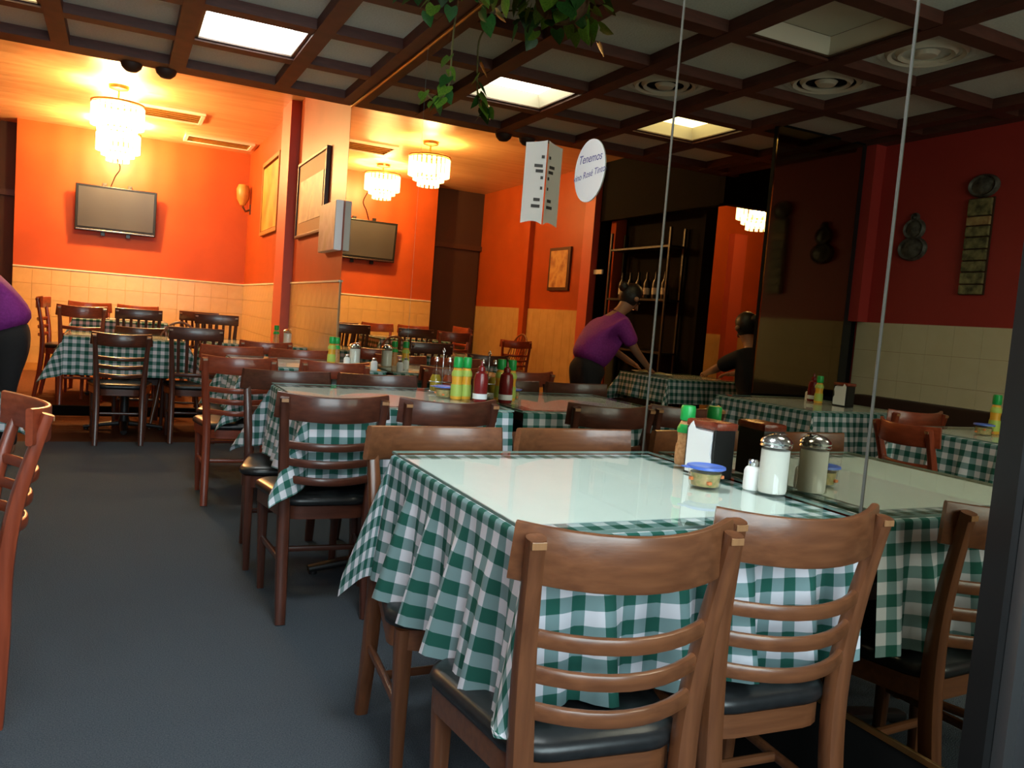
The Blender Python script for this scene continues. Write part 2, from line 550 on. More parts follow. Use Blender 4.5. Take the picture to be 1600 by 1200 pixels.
# annex behind the partition, seen only in the mirror
wall_annex = structure(span('wall_annex', (-6.4, 8.0, 0.0), (LEFT-0.10, 8.1, ZC), M['red_paint']))
tiles_on(wall_annex, 'y', 8.0, -6.4, LEFT-0.12, 0.1, DADO-0.15, face=-1, single=False)
span('pilaster', (-5.45, 7.9, 0.0), (-5.25, 8.0, 2.4), M['pilaster_paint'], wall_annex)
structure(span('wall_annex_left', (-6.5, 4.5, 0.0), (-6.4, 8.1, ZC), M['red_paint']))
structure(span('wall_annex_front', (-6.4, 4.50, 0.0), (LEFT-0.12, 4.62, ZC), M['red_paint']))
structure(span('trim_3', (-6.4, 6.05, 2.36), (LEFT, 6.15, ZC), M['black_matt']))
# serving bay between annex and alcove, its darkness painted on as black panels
structure(span('wall_bay', (-3.80, 6.48, 0.0), (-3.74, 8.22, 2.6), M['black_matt']))
structure(span('wall_bay_far', (-3.80, 8.19, 0.0), (-3.52, 8.25, 2.6), M['black_matt']))
structure(span('wall_bay_near', (-3.74, 6.48, 0.0), (-3.66, 6.52, 2.36), M['black_matt']))
structure(span('trim_4', (LEFT-0.08, 6.10, 2.35), (LEFT, 8.25, ZC), M['black_matt']))
# left wall of the alcove
wall_alcove = structure(span('wall_alcove', (LEFT-0.12, 8.22, 0.0), (LEFT, BACK+2.5, ZC), M['red_paint']))
tiles_on(wall_alcove, 'x', LEFT, 8.24, 9.9, PLAT+0.02, DADO, face=1, single=False)
tiles_on(wall_alcove, 'x', LEFT, 9.9, BACK+1.5, PLAT+0.02, DADO, face=1, single=False)
span('pilaster', (LEFT, 9.86, PLAT), (LEFT+0.07, 10.0, ZC), M['red_paint'], wall_alcove)
span('pilaster', (LEFT, 8.2, PLAT), (LEFT+0.08, 8.42, ZC), M['pilaster_paint'], wall_alcove)
structure(span('wall_passage', (LEFT, BACK+2.4, PLAT), (-2.5, BACK+2.5, ZC), M['dark_brown']))
structure(span('wall_passage_right', (-2.62, BACK+0.12, PLAT), (-2.5, BACK+2.4, ZC), M['dark_brown']))
structure(span('door_1', (LEFT+0.02, BACK+0.35, PLAT), (-2.64, BACK+0.40, 2.15), M['dark_brown']))
structure(span('trim_5', (LEFT, BACK+0.30, 2.15), (-2.62, BACK+0.42, 2.22), M['frame_dark']))
structure(span('wall_passage_top', (LEFT, BACK+0.34, 2.22), (-2.62, BACK+0.40, ZC), M['dark_brown']))
# front wall with the window
wf = structure(bpy.data.objects.new('wall_front', None))
C.objects.link(wf)
span('wall_panel', (LEFT, FRONT-0.12, 0), (-2.3, FRONT, 2.75), M['crimson_paint'], wf)
span('wall_panel', (0.0, FRONT-0.12, 0), (0.12, FRONT, 2.75), M['crimson_paint'], wf)
span('wall_panel', (-2.3, FRONT-0.12, 0), (0.0, FRONT, 0.95), M['crimson_paint'], wf)
span('wall_panel', (-2.3, FRONT-0.12, 2.55), (0.0, FRONT, 2.75), M['crimson_paint'], wf)
win = structure(span('window_1', (-2.3, FRONT-0.07, 0.95), (0.0, FRONT-0.06, 2.55), M['glass']))
for x in (-2.28, -1.15, -0.02):
    span('window_frame', (x-0.02, FRONT-0.09, 0.95), (x+0.02, FRONT-0.03, 2.55), M['aluminium'], win)

# coffered ceiling
ceiling = structure(bpy.data.objects.new('ceiling', None))
C.objects.link(ceiling)
BX = [-0.035]+[-0.52-0.67*i for i in range(5)]+[LEFT+0.05]
BY = [5.96-0.66*i for i in range(11)]+[FRONT+0.05]
BW = 0.05
span('ceiling_slab', (LEFT-0.1, FRONT-0.1, 2.74), (0.1, 6.0, 2.80), M['black_matt'], ceiling)
for x in BX:
    span('beam', (x-BW, FRONT, 2.60), (x+BW, 6.0, 2.735), M['beam'], ceiling)
for y in BY:
    span('cross_beam', (LEFT, y-BW, 2.604), (0.0, y+BW, 2.735), M['beam'], ceiling)
LIGHTS = {(1, 1): 'a', (3, 1): 'b', (1, 6): 'c', (3, 7): 'd'}
OTHER = {(2, 2): 'vent', (3, 4): 'vent', (3, 3): 'vent', (2, 4): 'trough'}
tile_mesh = {}
for i in range(len(BX)-1):
    for j in range(len(BY)-1):
        x1, x0 = BX[i]-BW, BX[i+1]+BW
        y1, y0 = BY[j]-BW, BY[j+1]+BW
        if (i, j) in LIGHTS or OTHER.get((i, j)) == 'trough':
            continue
        key = (round(x1-x0, 3), round(y1-y0, 3))
        if key not in tile_mesh:
            bm = bmesh.new()
            box(bm, (0, 0, 0), (x1-x0, y1-y0, 0.02))
            tile_mesh[key] = obj('ceiling_tile', bm, M['ceiling_tile'], ceiling)
            o = tile_mesh[key]
        else:
            o = tile_mesh[key].copy()
            C.objects.link(o)
        o.location = ((x0+x1)/2, (y0+y1)/2, 2.672+random.uniform(-0.002, 0.002))
soffit = structure(span('trim_6', (LEFT-0.1, 5.99, 2.606), (0.0, 6.10, ZC+0.02), M['beam']))
structure(span('ceiling_alcove', (LEFT-3.1, 4.4, ZC), (0.12, BACK+2.6, ZC+0.06), M['alcove_ceiling']))

# recessed light troughs
def ceiling_light(i, j, label, m, lit=True):
    x1, x0 = BX[i]-BW, BX[i+1]+BW
    y1, y0 = BY[j]-BW, BY[j+1]+BW
    t = thing('ceiling_light', label, 'ceiling light', ((x0+x1)/2, (y0+y1)/2, 2.62))
    hx, hy = (x1-x0)/2-0.002, (y1-y0)/2-0.002
    ix, iy = hx-0.045, hy-0.045
    bm = bmesh.new()
    lo = [bm.verts.new((sx*hx, sy*hy, 0)) for sx, sy in ((-1, -1), (1, -1), (1, 1), (-1, 1))]
    hi = [bm.verts.new((sx*ix, sy*iy, 0.085)) for sx, sy in ((-1, -1), (1, -1), (1, 1), (-1, 1))]
    for k in range(4):
        bm.faces.new((lo[k], lo[(k+1) % 4], hi[(k+1) % 4], hi[k]))
    obj('reflector', bm, M['cream'], t)
    bm = bmesh.new()
    for sx, sy, w, h in ((0, -1, 2*hx, 0.018), (0, 1, 2*hx, 0.018), (-1, 0, 0.018, 2*hy), (1, 0, 0.018, 2*hy)):
        box(bm, (sx*(hx-0.009), sy*(hy-0.009), 0.0), (w, h, 0.008))
    obj('rim', bm, M['frame_dark'], t)
    d = boxo('diffuser', (0, 0, 0.092), (2*ix, 2*iy, 0.01), m, t)
    return t
ceiling_light(1, 1, 'blazing white ceiling panel light over the second table, nearest the mirror', M['tube_panel'])
ceiling_light(3, 1, 'yellowish ceiling panel light further from the mirror than the white one', M['tube_panel_yellow'])
ceiling_light(1, 6, 'added white ceiling panel light over the front table, unseen above the frame', M['tube_panel_added'])  # unseen panel added to brighten the front table top
ceiling_light(3, 7, 'added white ceiling panel light over the left row, unseen above the frame', M['tube_panel'])  # unseen panel added for more overhead light on tables and carpet
ceiling_light(2, 4, 'unlit recessed ceiling trough between the beams', M['cream'], False)
def vent(i, j, label):
    x, y = (BX[i]+BX[i+1])/2, (BY[j]+BY[j+1])/2
    t = thing('ceiling_vent', label, 'air vent', (x, y, 2.662), 0, 'round ceiling air diffusers')
    latheo('plate', [(0.24, 0.0), (0.24, -0.006), (0.22, -0.012), (0.20, -0.006)], M['ceiling_tile'], t, 28)
    for r in (0.165, 0.115):
        latheo('ring', [(r+0.035, -0.002), (r+0.02, -0.022), (r, -0.012), (r+0.01, 0.0)], M['cream'], t, 28)
    latheo('cone', [(0.065, -0.004), (0.05, -0.024), (0.0, -0.03)], M['cream'], t, 24)
    latheo('throat', [(0.23, -0.001), (0.0, -0.001)], M['black_matt'], t, 24)
vent(2, 2, 'round air diffuser in the ceiling beside the yellowish light')
vent(3, 4, 'round air diffuser in a ceiling bay near the left wall, nearer the front')
vent(3, 3, 'round air diffuser in a ceiling bay near the left wall, one bay deeper')

# alcove ceiling grilles
def grille(x, y, sx, sy, label):
    t = thing('ceiling_grille', label, 'air grille', (x, y, ZC))
    bm = bmesh.new()
    for cx, cy, w, h in ((0, -sy/2, sx, 0.04), (0, sy/2, sx, 0.04), (-sx/2, 0, 0.04, sy), (sx/2, 0, 0.04, sy)):
        box(bm, (cx, cy, -0.012), (w+0.04 if w > h else w, h, 0.024), 0.004)
    obj('frame', bm, M['cream'], t)
    n = int(sy/0.09)
    for k in range(n):
        bm = bmesh.new()
        box(bm, (0, -sy/2+sy*(k+0.5)/n, -0.01), (sx-0.04, 0.05, 0.004), 0, Matrix.Rotation(0.5, 3, 'X'))
        bm2 = bm
        obj('louver', bm2, M['gold_frame'], t)
grille(-1.05, 9.55, 0.60, 0.5, 'square air grille in the alcove ceiling behind the chandeliers')
grille(-0.45, 10.75, 0.75, 0.4, 'wide air grille in the alcove ceiling by the far right corner')

# ------------------------------------------------------------------ chandeliers
def chandelier(loc, label, power):
    t = thing('chandelier', label, 'chandelier', loc)
    x, y, z = loc
    drop = ZC-z
    latheo('canopy', [(0.0, drop), (0.09, drop), (0.085, drop-0.03), (0.02, drop-0.05), (0.0, drop-0.05)], M['brass'], t, 20)
    tubeo('stem', [(0, 0, drop-0.04), (0, 0, 0.16)], 0.010, M['brass'], t)
    latheo('top_ring', [(0.225, 0.165), (0.235, 0.16), (0.235, 0.145), (0.225, 0.14), (0.215, 0.15), (0.225, 0.165)], M['brass'], t, 32)
    bm = bmesh.new()
    for k in range(4):
        a = k*PI/4
        tube(bm, [(0.22*math.cos(a), 0.22*math.sin(a), 0.152), (-0.22*math.cos(a), -0.22*math.sin(a), 0.152)], 0.005, 5)
    obj('spokes', bm, M['brass'], t)
    latheo('lower_ring', [(0.12, -0.055), (0.128, -0.06), (0.128, -0.07), (0.12, -0.075), (0.113, -0.065), (0.12, -0.055)], M['brass'], t, 24)
    def tier(name, r, z0, z1, n, w):
        bm = bmesh.new()
        for k in range(n):
            a = 2*PI*k/n
            R = Matrix.Rotation(a, 3, 'Z')
            c = R @ Vector((r, 0, 0))
            for zz0, zz1, ww in ((z0, z0+(z1-z0)*0.5, w), (z0+(z1-z0)*0.52, z1, w)):
                box(bm, (c.x, c.y, (zz0+zz1)/2), (0.008, ww, abs(zz1-zz0)), 0, R)
        o = obj(name, bm, M['crystal'], t)
        o['kind'] = 'stuff'
    tier('crystal_tier', 0.226, 0.13, -0.06, 26, 0.036)
    tier('crystal_tier', 0.17, -0.02, -0.11, 20, 0.034)
    tier('crystal_tier', 0.118, -0.08, -0.17, 14, 0.034)
    b = bulb('chandelier_bulb', (x, y, z+0.02), power, WARM, 0.06)
    return t
chandelier((-1.55, 8.70, 2.70), 'tiered crystal chandelier in the alcove, nearest the dining room', BULB_POWER)
chandelier((-1.55, 10.50, 2.74), 'tiered crystal chandelier at the back of the alcove by the television wall', BULB_POWER*2.3)
chandelier((-4.60, 6.80, 2.46), 'crystal chandelier of the side room, seen in the mirror by the partition', BULB_POWER*0.55)

# ------------------------------------------------------------------ chairs
def chair_parts(t, kind='ladder', H=0.817, rk=0.0, splay=0.238):
    """origin on the floor under the seat centre; the sitter faces +y, the back is at -y"""
    dz = H-0.817
    wood_m, rail_m = M['chair_wood'], M['rail_wood']
    for s in (-1, 1):
        bm = bmesh.new()
        path = smoothpath([(s*0.150, -splay, 0), (s*0.150, -0.178-(splay-0.178)*0.3, 0.22), (s*0.152, -0.178, 0.42), (s*0.163, -0.190-rk*0.42, 0.60+dz*0.5), (s*0.176, -0.228-rk, 0.80+dz)], 5)
        n = len(path)
        a = [0.0155+0.0065*math.sin(PI*min(1, (i+3)/n)) for i in range(n)]
        b = [0.014+0.007*math.sin(PI*min(1, (i+2)/n)) for i in range(n)]
        sweep(bm, path, a, b, (1, 0, 0), 0.35)
        obj('rear_post', bm, wood_m, t, True, 40)
        bm = bmesh.new()
        sweep(bm, [(s*0.178, 0.160, 0.0), (s*0.182, 0.163, 0.20), (s*0.184, 0.165, 0.356), (s*0.184, 0.165, 0.402)], [0.013, 0.017, 0.021, 0.021], [0.013, 0.017, 0.021, 0.021], (1, 0, 0), 0.3)
        obj('front_leg', bm, wood_m, t, True, 40)
        bm = bmesh.new()
        sweep(bm, [(s*0.152, -0.19, 0.21), (s*0.166, 0.0, 0.205), (s*0.180, 0.160, 0.20)], 0.009, 0.012, (1, 0, 0), 0.45)
        obj('side_stretcher', bm, wood_m, t, True, 40)
    bm = bmesh.new()
    sweep(bm, [(-0.16, -0.02, 0.205), (0, -0.02, 0.205), (0.16, -0.02, 0.205)], 0.009, 0.011, (0, 1, 0), 0.45)
    obj('cross_stretcher', bm, rail_m, t, True, 40)
    # seat outline
    def outline(k=1.0, n=6):
        cs = [(-0.222, 0.208, 0.075), (0.222, 0.208, 0.075), (0.172, -0.178, 0.085), (-0.172, -0.178, 0.085)]
        out = []
        for q, (cx, cy, r) in enumerate(cs):
            sx, sy = (-1 if cx < 0 else 1), (-1 if cy < 0 else 1)
            a0 = [PI, PI/2, 0, -PI/2][q]
            for i in range(n):
                th = a0-(PI/2)*i/(n-1)
                out.append(Vector(((cx-sx*r+r*math.cos(th))*k, (cy-sy*r+r*math.sin(th))*k, 0)))
        return out
    bm = bmesh.new()
    prof = [(0.93, 0.404), (0.985, 0.408), (1.0, 0.418), (0.985, 0.430), (0.93, 0.438), (0.75, 0.443), (0.4, 0.446)]
    rings = [[bm.verts.new((p.x, p.y, z)) for p in outline(k)] for k, z in prof]
    for a, b in zip(rings, rings[1:]):
        m_ = len(a)
        for i in range(m_):
            bm.faces.new((a[i], a[(i+1) % m_], b[(i+1) % m_], b[i]))
    bm.faces.new(rings[0][::-1])
    bm.faces.new(rings[-1])
    obj('seat', bm, M['vinyl'], t, True, 60)
    bm = bmesh.new()
    rings = [[bm.verts.new((p.x, p.y, z)) for p in outline(k)] for k, z in ((0.95, 0.403), (0.955, 0.356), (0.87, 0.356), (0.86, 0.403))]
    for a, b in zip(rings, rings[1:]+rings[:1]):
        m_ = len(a)
        for i in range(m_):
            bm.faces.new((a[i], a[(i+1) % m_], b[(i+1) % m_], b[i]))
    obj('seat_frame', bm, rail_m, t, True, 40)
    def board(name, z, half_h, x_end, y_end, bulge, th, mm, arch=0.0):
        bm = bmesh.new()
        pts = []
        for i in range(11):
            u = -1+2*i/10
            pts.append((u*x_end, y_end-bulge*(1-u*u), z+arch*(1-u*u)))
        sweep(bm, pts, th, half_h, (0, 1, 0), 0.35 if half_h > 0.03 else 0.42)
        return obj(name, bm, mm, t, True, 40)
    if kind == 'ladder':
        board('top_rail', 0.771+dz, 0.046, 0.197, -0.186-rk*0.92, 0.072, 0.0085, rail_m, -0.010)
        for z, ye, xe in ((0.633+dz*0.8, -0.190, 0.165), (0.571+dz*0.6, -0.182, 0.160), (0.509+dz*0.4, -0.178, 0.156)):
            board('slat', z, 0.0145, xe, ye-rk*(z-0.42)/0.38, 0.056, 0.008, rail_m, -0.006)
    elif kind == 'spindle':
        board('top_rail', 0.768+dz, 0.048, 0.192, -0.222, 0.030, 0.0095, rail_m)
        board('lower_rail', 0.52, 0.016, 0.158, -0.178, 0.022, 0.009, rail_m)
        for k in range(5):
            u = (k-2)/2.6
            bm = bmesh.new()
            yb = 0.022*(1-u*u)
            sweep(bm, [(u*0.15, -0.178-yb, 0.53), (u*0.155, -0.200-yb, 0.64), (u*0.16, -0.228-yb, 0.735+dz)], 0.012, 0.005, (1, 0, 0), 0.4)
            obj('vertical_slat', bm, wood_m, t, True, 40)
    for s in (-1, 1):
        bm = bmesh.new()
        box(bm, (s*0.175, -0.2405-rk*0.96, 0.790+dz), (0.024, 0.003, 0.012), 0.001)
        obj('joint_plug', bm, M['worn_wood'], t)
def windsor_parts(t):
    wood_m = M['chair_wood']
    for sx, sy in ((-1, -1), (1, -1), (-1, 1), (1, 1)):
        tubeo('leg', [(sx*0.20, sy*0.20, 0), (sx*0.16, sy*0.16, 0.22), (sx*0.13, sy*0.13, 0.43)], [0.012, 0.019, 0.013], wood_m, t)
    bm = bmesh.new()
    lathe(bm, [(0.0, 0.425), (0.17, 0.425), (0.205, 0.437), (0.205, 0.452), (0.18, 0.462), (0.0, 0.452)], 24)
    obj('seat', bm, wood_m, t, True, 50)
    pts = []
    for i in range(17):
        a = PI*i/16
        h = math.sin(a)
        pts.append((-0.20*math.cos(a)*(1-0.05*h), -0.15-0.12*h**0.7, 0.46+0.42*h**0.75))
    tubeo('hoop', pts, 0.011, wood_m, t)
    for k in range(7):
        u = (k-3)/3.5
        hz = math.sqrt(max(0.02, 1-u*u))
        tubeo('spindle', [(u*0.14, -0.165, 0.455), (u*0.185, -0.15-0.12*hz**0.7, 0.46+0.42*hz**0.75-0.01)], 0.006, wood_m, t, 6)
    tubeo('stretcher', [(-0.165, 0, 0.2), (0.165, 0, 0.2)], 0.009, wood_m, t)

def R(d):
    return math.radians(d)
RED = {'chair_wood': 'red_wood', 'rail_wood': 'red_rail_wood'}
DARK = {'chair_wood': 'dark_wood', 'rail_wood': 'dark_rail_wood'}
ladder = thing('dining_chair', 'brown ladder-back chair nearest the camera, at the left of the front table edge', 'chair', (-0.700, 1.262, 0), R(-6))
chair_parts(ladder, 'ladder')
# (x, y, rotation, label, colour)   x, y = floor point under the seat
def chair(x, y, rz, label, swap=None, z=0, sc=None, first=ladder):
    return dup(first, (x, y, z), R(rz), label, None, sc, swap)
chair(-0.288, 1.31, -3, 'brown ladder-back chair in the foreground between its neighbour and the mirror seam')
chair(-0.675, 1.885, 180, 'brown ladder-back chair at the far left corner of the front table, rail shining')
chair(-0.235, 1.885, 180, 'brown ladder-back chair at the far side of the front table, close to the mirror')
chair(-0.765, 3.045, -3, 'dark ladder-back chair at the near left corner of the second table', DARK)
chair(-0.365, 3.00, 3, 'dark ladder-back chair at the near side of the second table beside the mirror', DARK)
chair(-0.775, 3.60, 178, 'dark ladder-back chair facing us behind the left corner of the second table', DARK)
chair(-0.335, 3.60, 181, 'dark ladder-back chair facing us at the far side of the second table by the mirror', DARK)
chair(-0.86, 4.80, -4, 'reddish ladder-back chair with a lit black seat at the third table, left', RED)
chair(-0.345, 4.80, -2, 'reddish ladder-back chair at the near side of the third table by the mirror', RED)
chair(-0.36, 5.42, 180, 'reddish ladder-back chair facing us beyond the third table', RED)
chair(-0.80, 5.42, 178, 'reddish ladder-back chair at the far left corner of the third table', RED)
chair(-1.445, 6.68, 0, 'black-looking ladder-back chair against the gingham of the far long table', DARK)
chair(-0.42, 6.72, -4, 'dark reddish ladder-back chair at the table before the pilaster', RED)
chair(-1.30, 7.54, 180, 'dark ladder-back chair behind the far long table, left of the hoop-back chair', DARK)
cl = thing('dining_chair', 'red-brown ladder-back chair cut off by the left edge of the picture', 'chair', (-1.915, 2.405, 0), R(104))
chair_parts(cl, 'ladder', 0.817, 0.03, 0.17)
for ch in cl.children:
    if ch.data.materials[0].name in RED:
        ch.data.materials[0] = M[RED[ch.data.materials[0].name]]
chair(-2.42, 3.16, 4, 'dark ladder-back chair seen only in the mirror at the middle table of the left row', RED)
spin = thing('spindle_chair', 'dark chair with upright slats at the right of the far long table', 'chair', (-0.93, 6.78, 0), R(-3))
chair_parts(spin, 'spindle', 0.885)
for ch in spin.children:
    if ch.data.materials[0].name in DARK:
        ch.data.materials[0] = M[DARK[ch.data.materials[0].name]]
chair(-1.31, 8.28, 0, 'upright-slat chair with its back to us on the platform before the television', None, PLAT, None, spin)
chair(-0.62, 8.32, -6, 'upright-slat chair on the platform near the pilaster, nearer one of two', None, PLAT, None, spin)
chair(-0.66, 9.05, -20, 'upright-slat chair on the platform half hidden behind its twin near the pilaster', None, PLAT, None, spin)
chair(-1.77, 8.30, 2, 'red-lit ladder-back chair on the platform left of the upright-slat chair', RED, PLAT, (1, 1, 1.08))
chair(-1.74, 9.22, 180, 'red-lit ladder-back chair facing us on the far side of the platform table, left', RED, PLAT, (1, 1, 1.1))
chair(-1.30, 9.22, 178, 'red-lit ladder-back chair facing us on the far side of the platform table, right', RED, PLAT, (1, 1, 1.1))
chair(-1.90, 8.72, -96, 'red-lit ladder-back chair seen sideways at the left end of the platform table', RED, PLAT, (1, 1, 1.14))
wind = thing('windsor_chair', 'hoop-back chair standing behind the far long table', 'chair', (-1.0, 7.47, 0), R(176))
windsor_parts(wind)
w2 = dup(wind, (-3.05, 9.55, PLAT), R(-100), 'hoop-back chair by the left alcove wall, seen only in the mirror')
chair(-2.90, 9.05, 10, 'ladder-back chair before the hoop-back one, seen only in the mirror', RED, PLAT)

# ------------------------------------------------------------------ tables, cloths, glass
ZT = 0.750
def pedestal_table(x0, x1, y0, y1, label, z=0.0, group=None):
    cx, cy = (x0+x1)/2, (y0+y1)/2
    t = thing('pedestal_table', label, 'table', (cx, cy, z), 0, group)
    span('tabletop', (x0-cx+0.004, y0-cy+0.004, ZT-0.035), (x1-cx-0.004, y1-cy-0.004, ZT-0.002), M['dark_wood'], t, 0.004)
    latheo('column', [(0.0, 0.05), (0.055, 0.05), (0.045, 0.075), (0.036, 0.10), (0.036, 0.68), (0.06, 0.70), (0.0, 0.70)], M['iron'], t, 16)
    span('top_plate', (-0.15, -0.15, 0.70), (0.15, 0.15, ZT-0.036), M['iron'], t)
    for k in range(4):
        bm = bmesh.new()
        a = PI/4*0+k*PI/2
        d = Vector((math.cos(a), math.sin(a), 0))
        sweep(bm, [d*0.02+Vector((0, 0, 0.055)), d*0.15+Vector((0, 0, 0.042)), d*0.29+Vector((0, 0, 0.022))], [0.034, 0.03, 0.024], [0.02, 0.016, 0.012], (-d.y, d.x, 0), 0.4)
        lathe(bm, [(0.0, 0.0), (0.018, 0.0), (0.018, 0.014), (0.0, 0.014)], 10, tuple(d*0.27))
        obj('base_toe', bm, M['iron'], t, True, 40)
    return t
def tablecloth(x0, x1, y0, y1, label, over=(0.29, 0.29, 0.29, 0.0), z=0.0, res=0.022, seed=1, zmin=0.0, group=None, cfl=0.40):
    """gingham square draped over the table; over = hang at left, front, back, right"""
    rnd = random.Random(seed)
    oL, oF, oB, oR = over
    us = [x0-oL, x1+oR]
    vs2 = [y0-oF, y1+oB]
    nu = int((us[1]-us[0])/res)
    nv = int((vs2[1]-vs2[0])/res)
    bm = bmesh.new()
    uvl = bm.loops.layers.uv.new('UVMap')
    ph = [rnd.uniform(0, 6.28) for _ in range(8)]
    zt = z+ZT+0.0015
    rr = 0.008
    def place(u, v):
        p = (x0-u) if u < x0 else ((u-x1) if u > x1 else 0.0)
        q = (y0-v) if v < y0 else ((v-y1) if v > y1 else 0.0)
        sx = -1 if u < x0 else 1
        sy = -1 if v < y0 else 1
        bx = min(max(u, x0), x1)
        by = min(max(v, y0), y1)
        if p <= 0 and q <= 0:
            return Vector((u, v, zt))
        r = math.hypot(p, q)
        phi = math.atan2(q, p)
        if p > 0 and q > 0:
            f = 0.10+cfl*math.sin(2*phi)**2+0.05*math.sin(6*phi+ph[0])*math.sin(2*phi)
        else:
            s = by if p > 0 else bx
            e = min(abs(by-y0), abs(y1-by)) if p > 0 else min(abs(bx-x0), abs(x1-bx))
            win = min(1, max(0, e/0.10))
            f = 0.10+win*(0.10*math.sin(2*PI*s/0.155+ph[1])+0.06*math.sin(2*PI*s/0.083+ph[2])+0.03*math.sin(2*PI*s/0.31+ph[3]))
            f *= min(1, 0.35+r/0.18)
            f = max(0.015, f)
        if r < rr*PI/2:
            th = r/rr
            out, dn = rr*math.sin(th), rr*(1-math.cos(th))
        else:
            rest = r-rr*PI/2
            out = rr+rest*f
            dn = rr+rest*math.sqrt(max(0.05, 1-f*f))
        zz = zt-dn
        if zmin and zz < zmin and q > 0 and (v < y0 or u > x0-0.03):
            out = out*(zt-zmin)/(zt-zz)+(zmin-zz)*0.06
            zz = zmin+0.002*math.sin(40*u)+0.004*math.sin(31*v)**2
        return Vector((bx+sx*out*math.cos(phi), by+sy*out*math.sin(phi), zz))
    # grid lines include the table edges
    def lines(a, b, cuts, n):
        ls = [a+(b-a)*i/n for i in range(n+1)]
        for c in cuts:
            if a < c < b:
                k = min(range(len(ls)), key=lambda i: abs(ls[i]-c))
                ls[k] = c
                for d in (0.006, 0.0126):
                    ls += [c+d, c-d]
        return sorted(set(round(l, 5) for l in ls))
    LU = lines(us[0], us[1], [x0, x1], nu)
    LV = lines(vs2[0], vs2[1], [y0, y1], nv)
    grid = [[bm.verts.new(place(u, v)) for v in LV] for u in LU]
    for i in range(len(LU)-1):
        for j in range(len(LV)-1):
            f = bm.faces.new((grid[i][j], grid[i+1][j], grid[i+1][j+1], grid[i][j+1]))
            for lp, (a, b) in zip(f.loops, ((i, j), (i+1, j), (i+1, j+1), (i, j+1))):
                lp[uvl].uv = (LU[a]-x0, LV[b]-y0)
    o = obj('tablecloth', bm, M['gingham'], None, True)
    return tag(o, label, 'tablecloth', group)
def glass_top(x0, x1, y0, y1, label, z=0.0):
    bm = bmesh.new()
    box(bm, ((x0+x1)/2, (y0+y1)/2, z+ZT+0.008), (x1-x0+0.008, y1-y0+0.012, 0.006))
    for f in bm.faces:
        f.material_index = 0 if abs(f.normal.z) > 0.5 else 1
    return tag(obj('glass_top', bm, [M['glass'], M['glass_edge']]), label, 'glass sheet')
def topper(x0, x1, y0, y1, label, z=0.0, inset=0.07):
    bm = bmesh.new()
    box(bm, ((x0+x1-inset+0.012)/2, (y0+y1)/2, z+ZT+0.0033), (x1-x0-inset-0.012, y1-y0-2*inset, 0.0018))
    return tag(obj('paper_topper', bm, M['topper']), label, 'table paper')
T1 = (-0.820, -0.022, 1.212, 2.00)
T2 = (-0.840, -0.022, 2.945, 3.74)
T3 = (-0.840, -0.022, 4.70, 5.50)
T4 = (-1.83, -0.98, 6.86, 7.60)
T5 = (-0.78, -0.03, 6.95, 7.70)
T6 = (-1.85, -1.05, 8.45, 9.25)
TL1 = (-2.78, -1.98, 1.95, 2.73)
TL2 = (-2.78, -1.98, 3.28, 4.08)
TL3 = (-3.27, -2.54, 5.35, 6.05)
def dressed(T, what, z=0.0, over=(0.29, 0.29, 0.29, 0.0), res=0.022, seed=1, zmin=0, glass=True, inset=0.07):
    x0, x1, y0, y1 = T
    pedestal_table(x0, x1, y0, y1, 'pedestal table with black iron foot '+what, z)
    tablecloth(x0, x1, y0, y1, 'green and white gingham cloth on the table '+what, over, z, res, seed, zmin, None, 0.24 if zmin else 0.40)
    if glass:
        topper(x0, x1, y0, y1, 'white paper sheet under the glass of the table '+what, z, inset)
        glass_top(x0, x1, y0, y1, 'clear glass sheet topping the table '+what, z)
dressed(T1, 'nearest the camera', 0, (0.325, 0.30, 0.27, 0.0), 0.016, 3, 0.450, True, 0.075)
dressed(T2, 'second from the camera by the mirror', 0, (0.28, 0.28, 0.28, 0.0), 0.018, 5, 0.0, True, 0.10)
dressed(T3, 'third from the camera by the mirror', 0, seed=7)
dressed(T4, 'at far left before the step', 0, (0.30, 0.29, 0.29, 0.28), seed=9, res=0.03)
dressed(T5, 'before the pilaster', 0, seed=11, res=0.03)
dressed(T6, 'up on the platform', PLAT, (0.28, 0.28, 0.28, 0.28), seed=13, res=0.03)
dressed(TL1, 'of the left row, nearest the front', 0, (0.28, 0.28, 0.28, 0.28), seed=15)
dressed(TL2, 'of the left row, in the middle', 0, (0.28, 0.28, 0.28, 0.28), seed=17)
dressed(TL3, 'where the woman in purple leans', 0, (0.20, 0.20, 0.24, 0.20), seed=19, res=0.03)
# bench along the left wall
bench = thing('wall_bench', 'dark bench seat running along the left wall below the beige tiles', 'bench', (LEFT+0.01, 2.3, 0))
span('bench_back', (0.0, -2.0, 0.40), (0.10, 1.95, 0.79), M['dark_brown'], bench, 0.01)
span('bench_seat', (0.0, -2.0, 0.38), (0.50, 1.95, 0.46), M['black'], bench, 0.02)
span('bench_base', (0.0, -2.0, 0.0), (0.46, 1.95, 0.38), M['dark_brown'], bench)

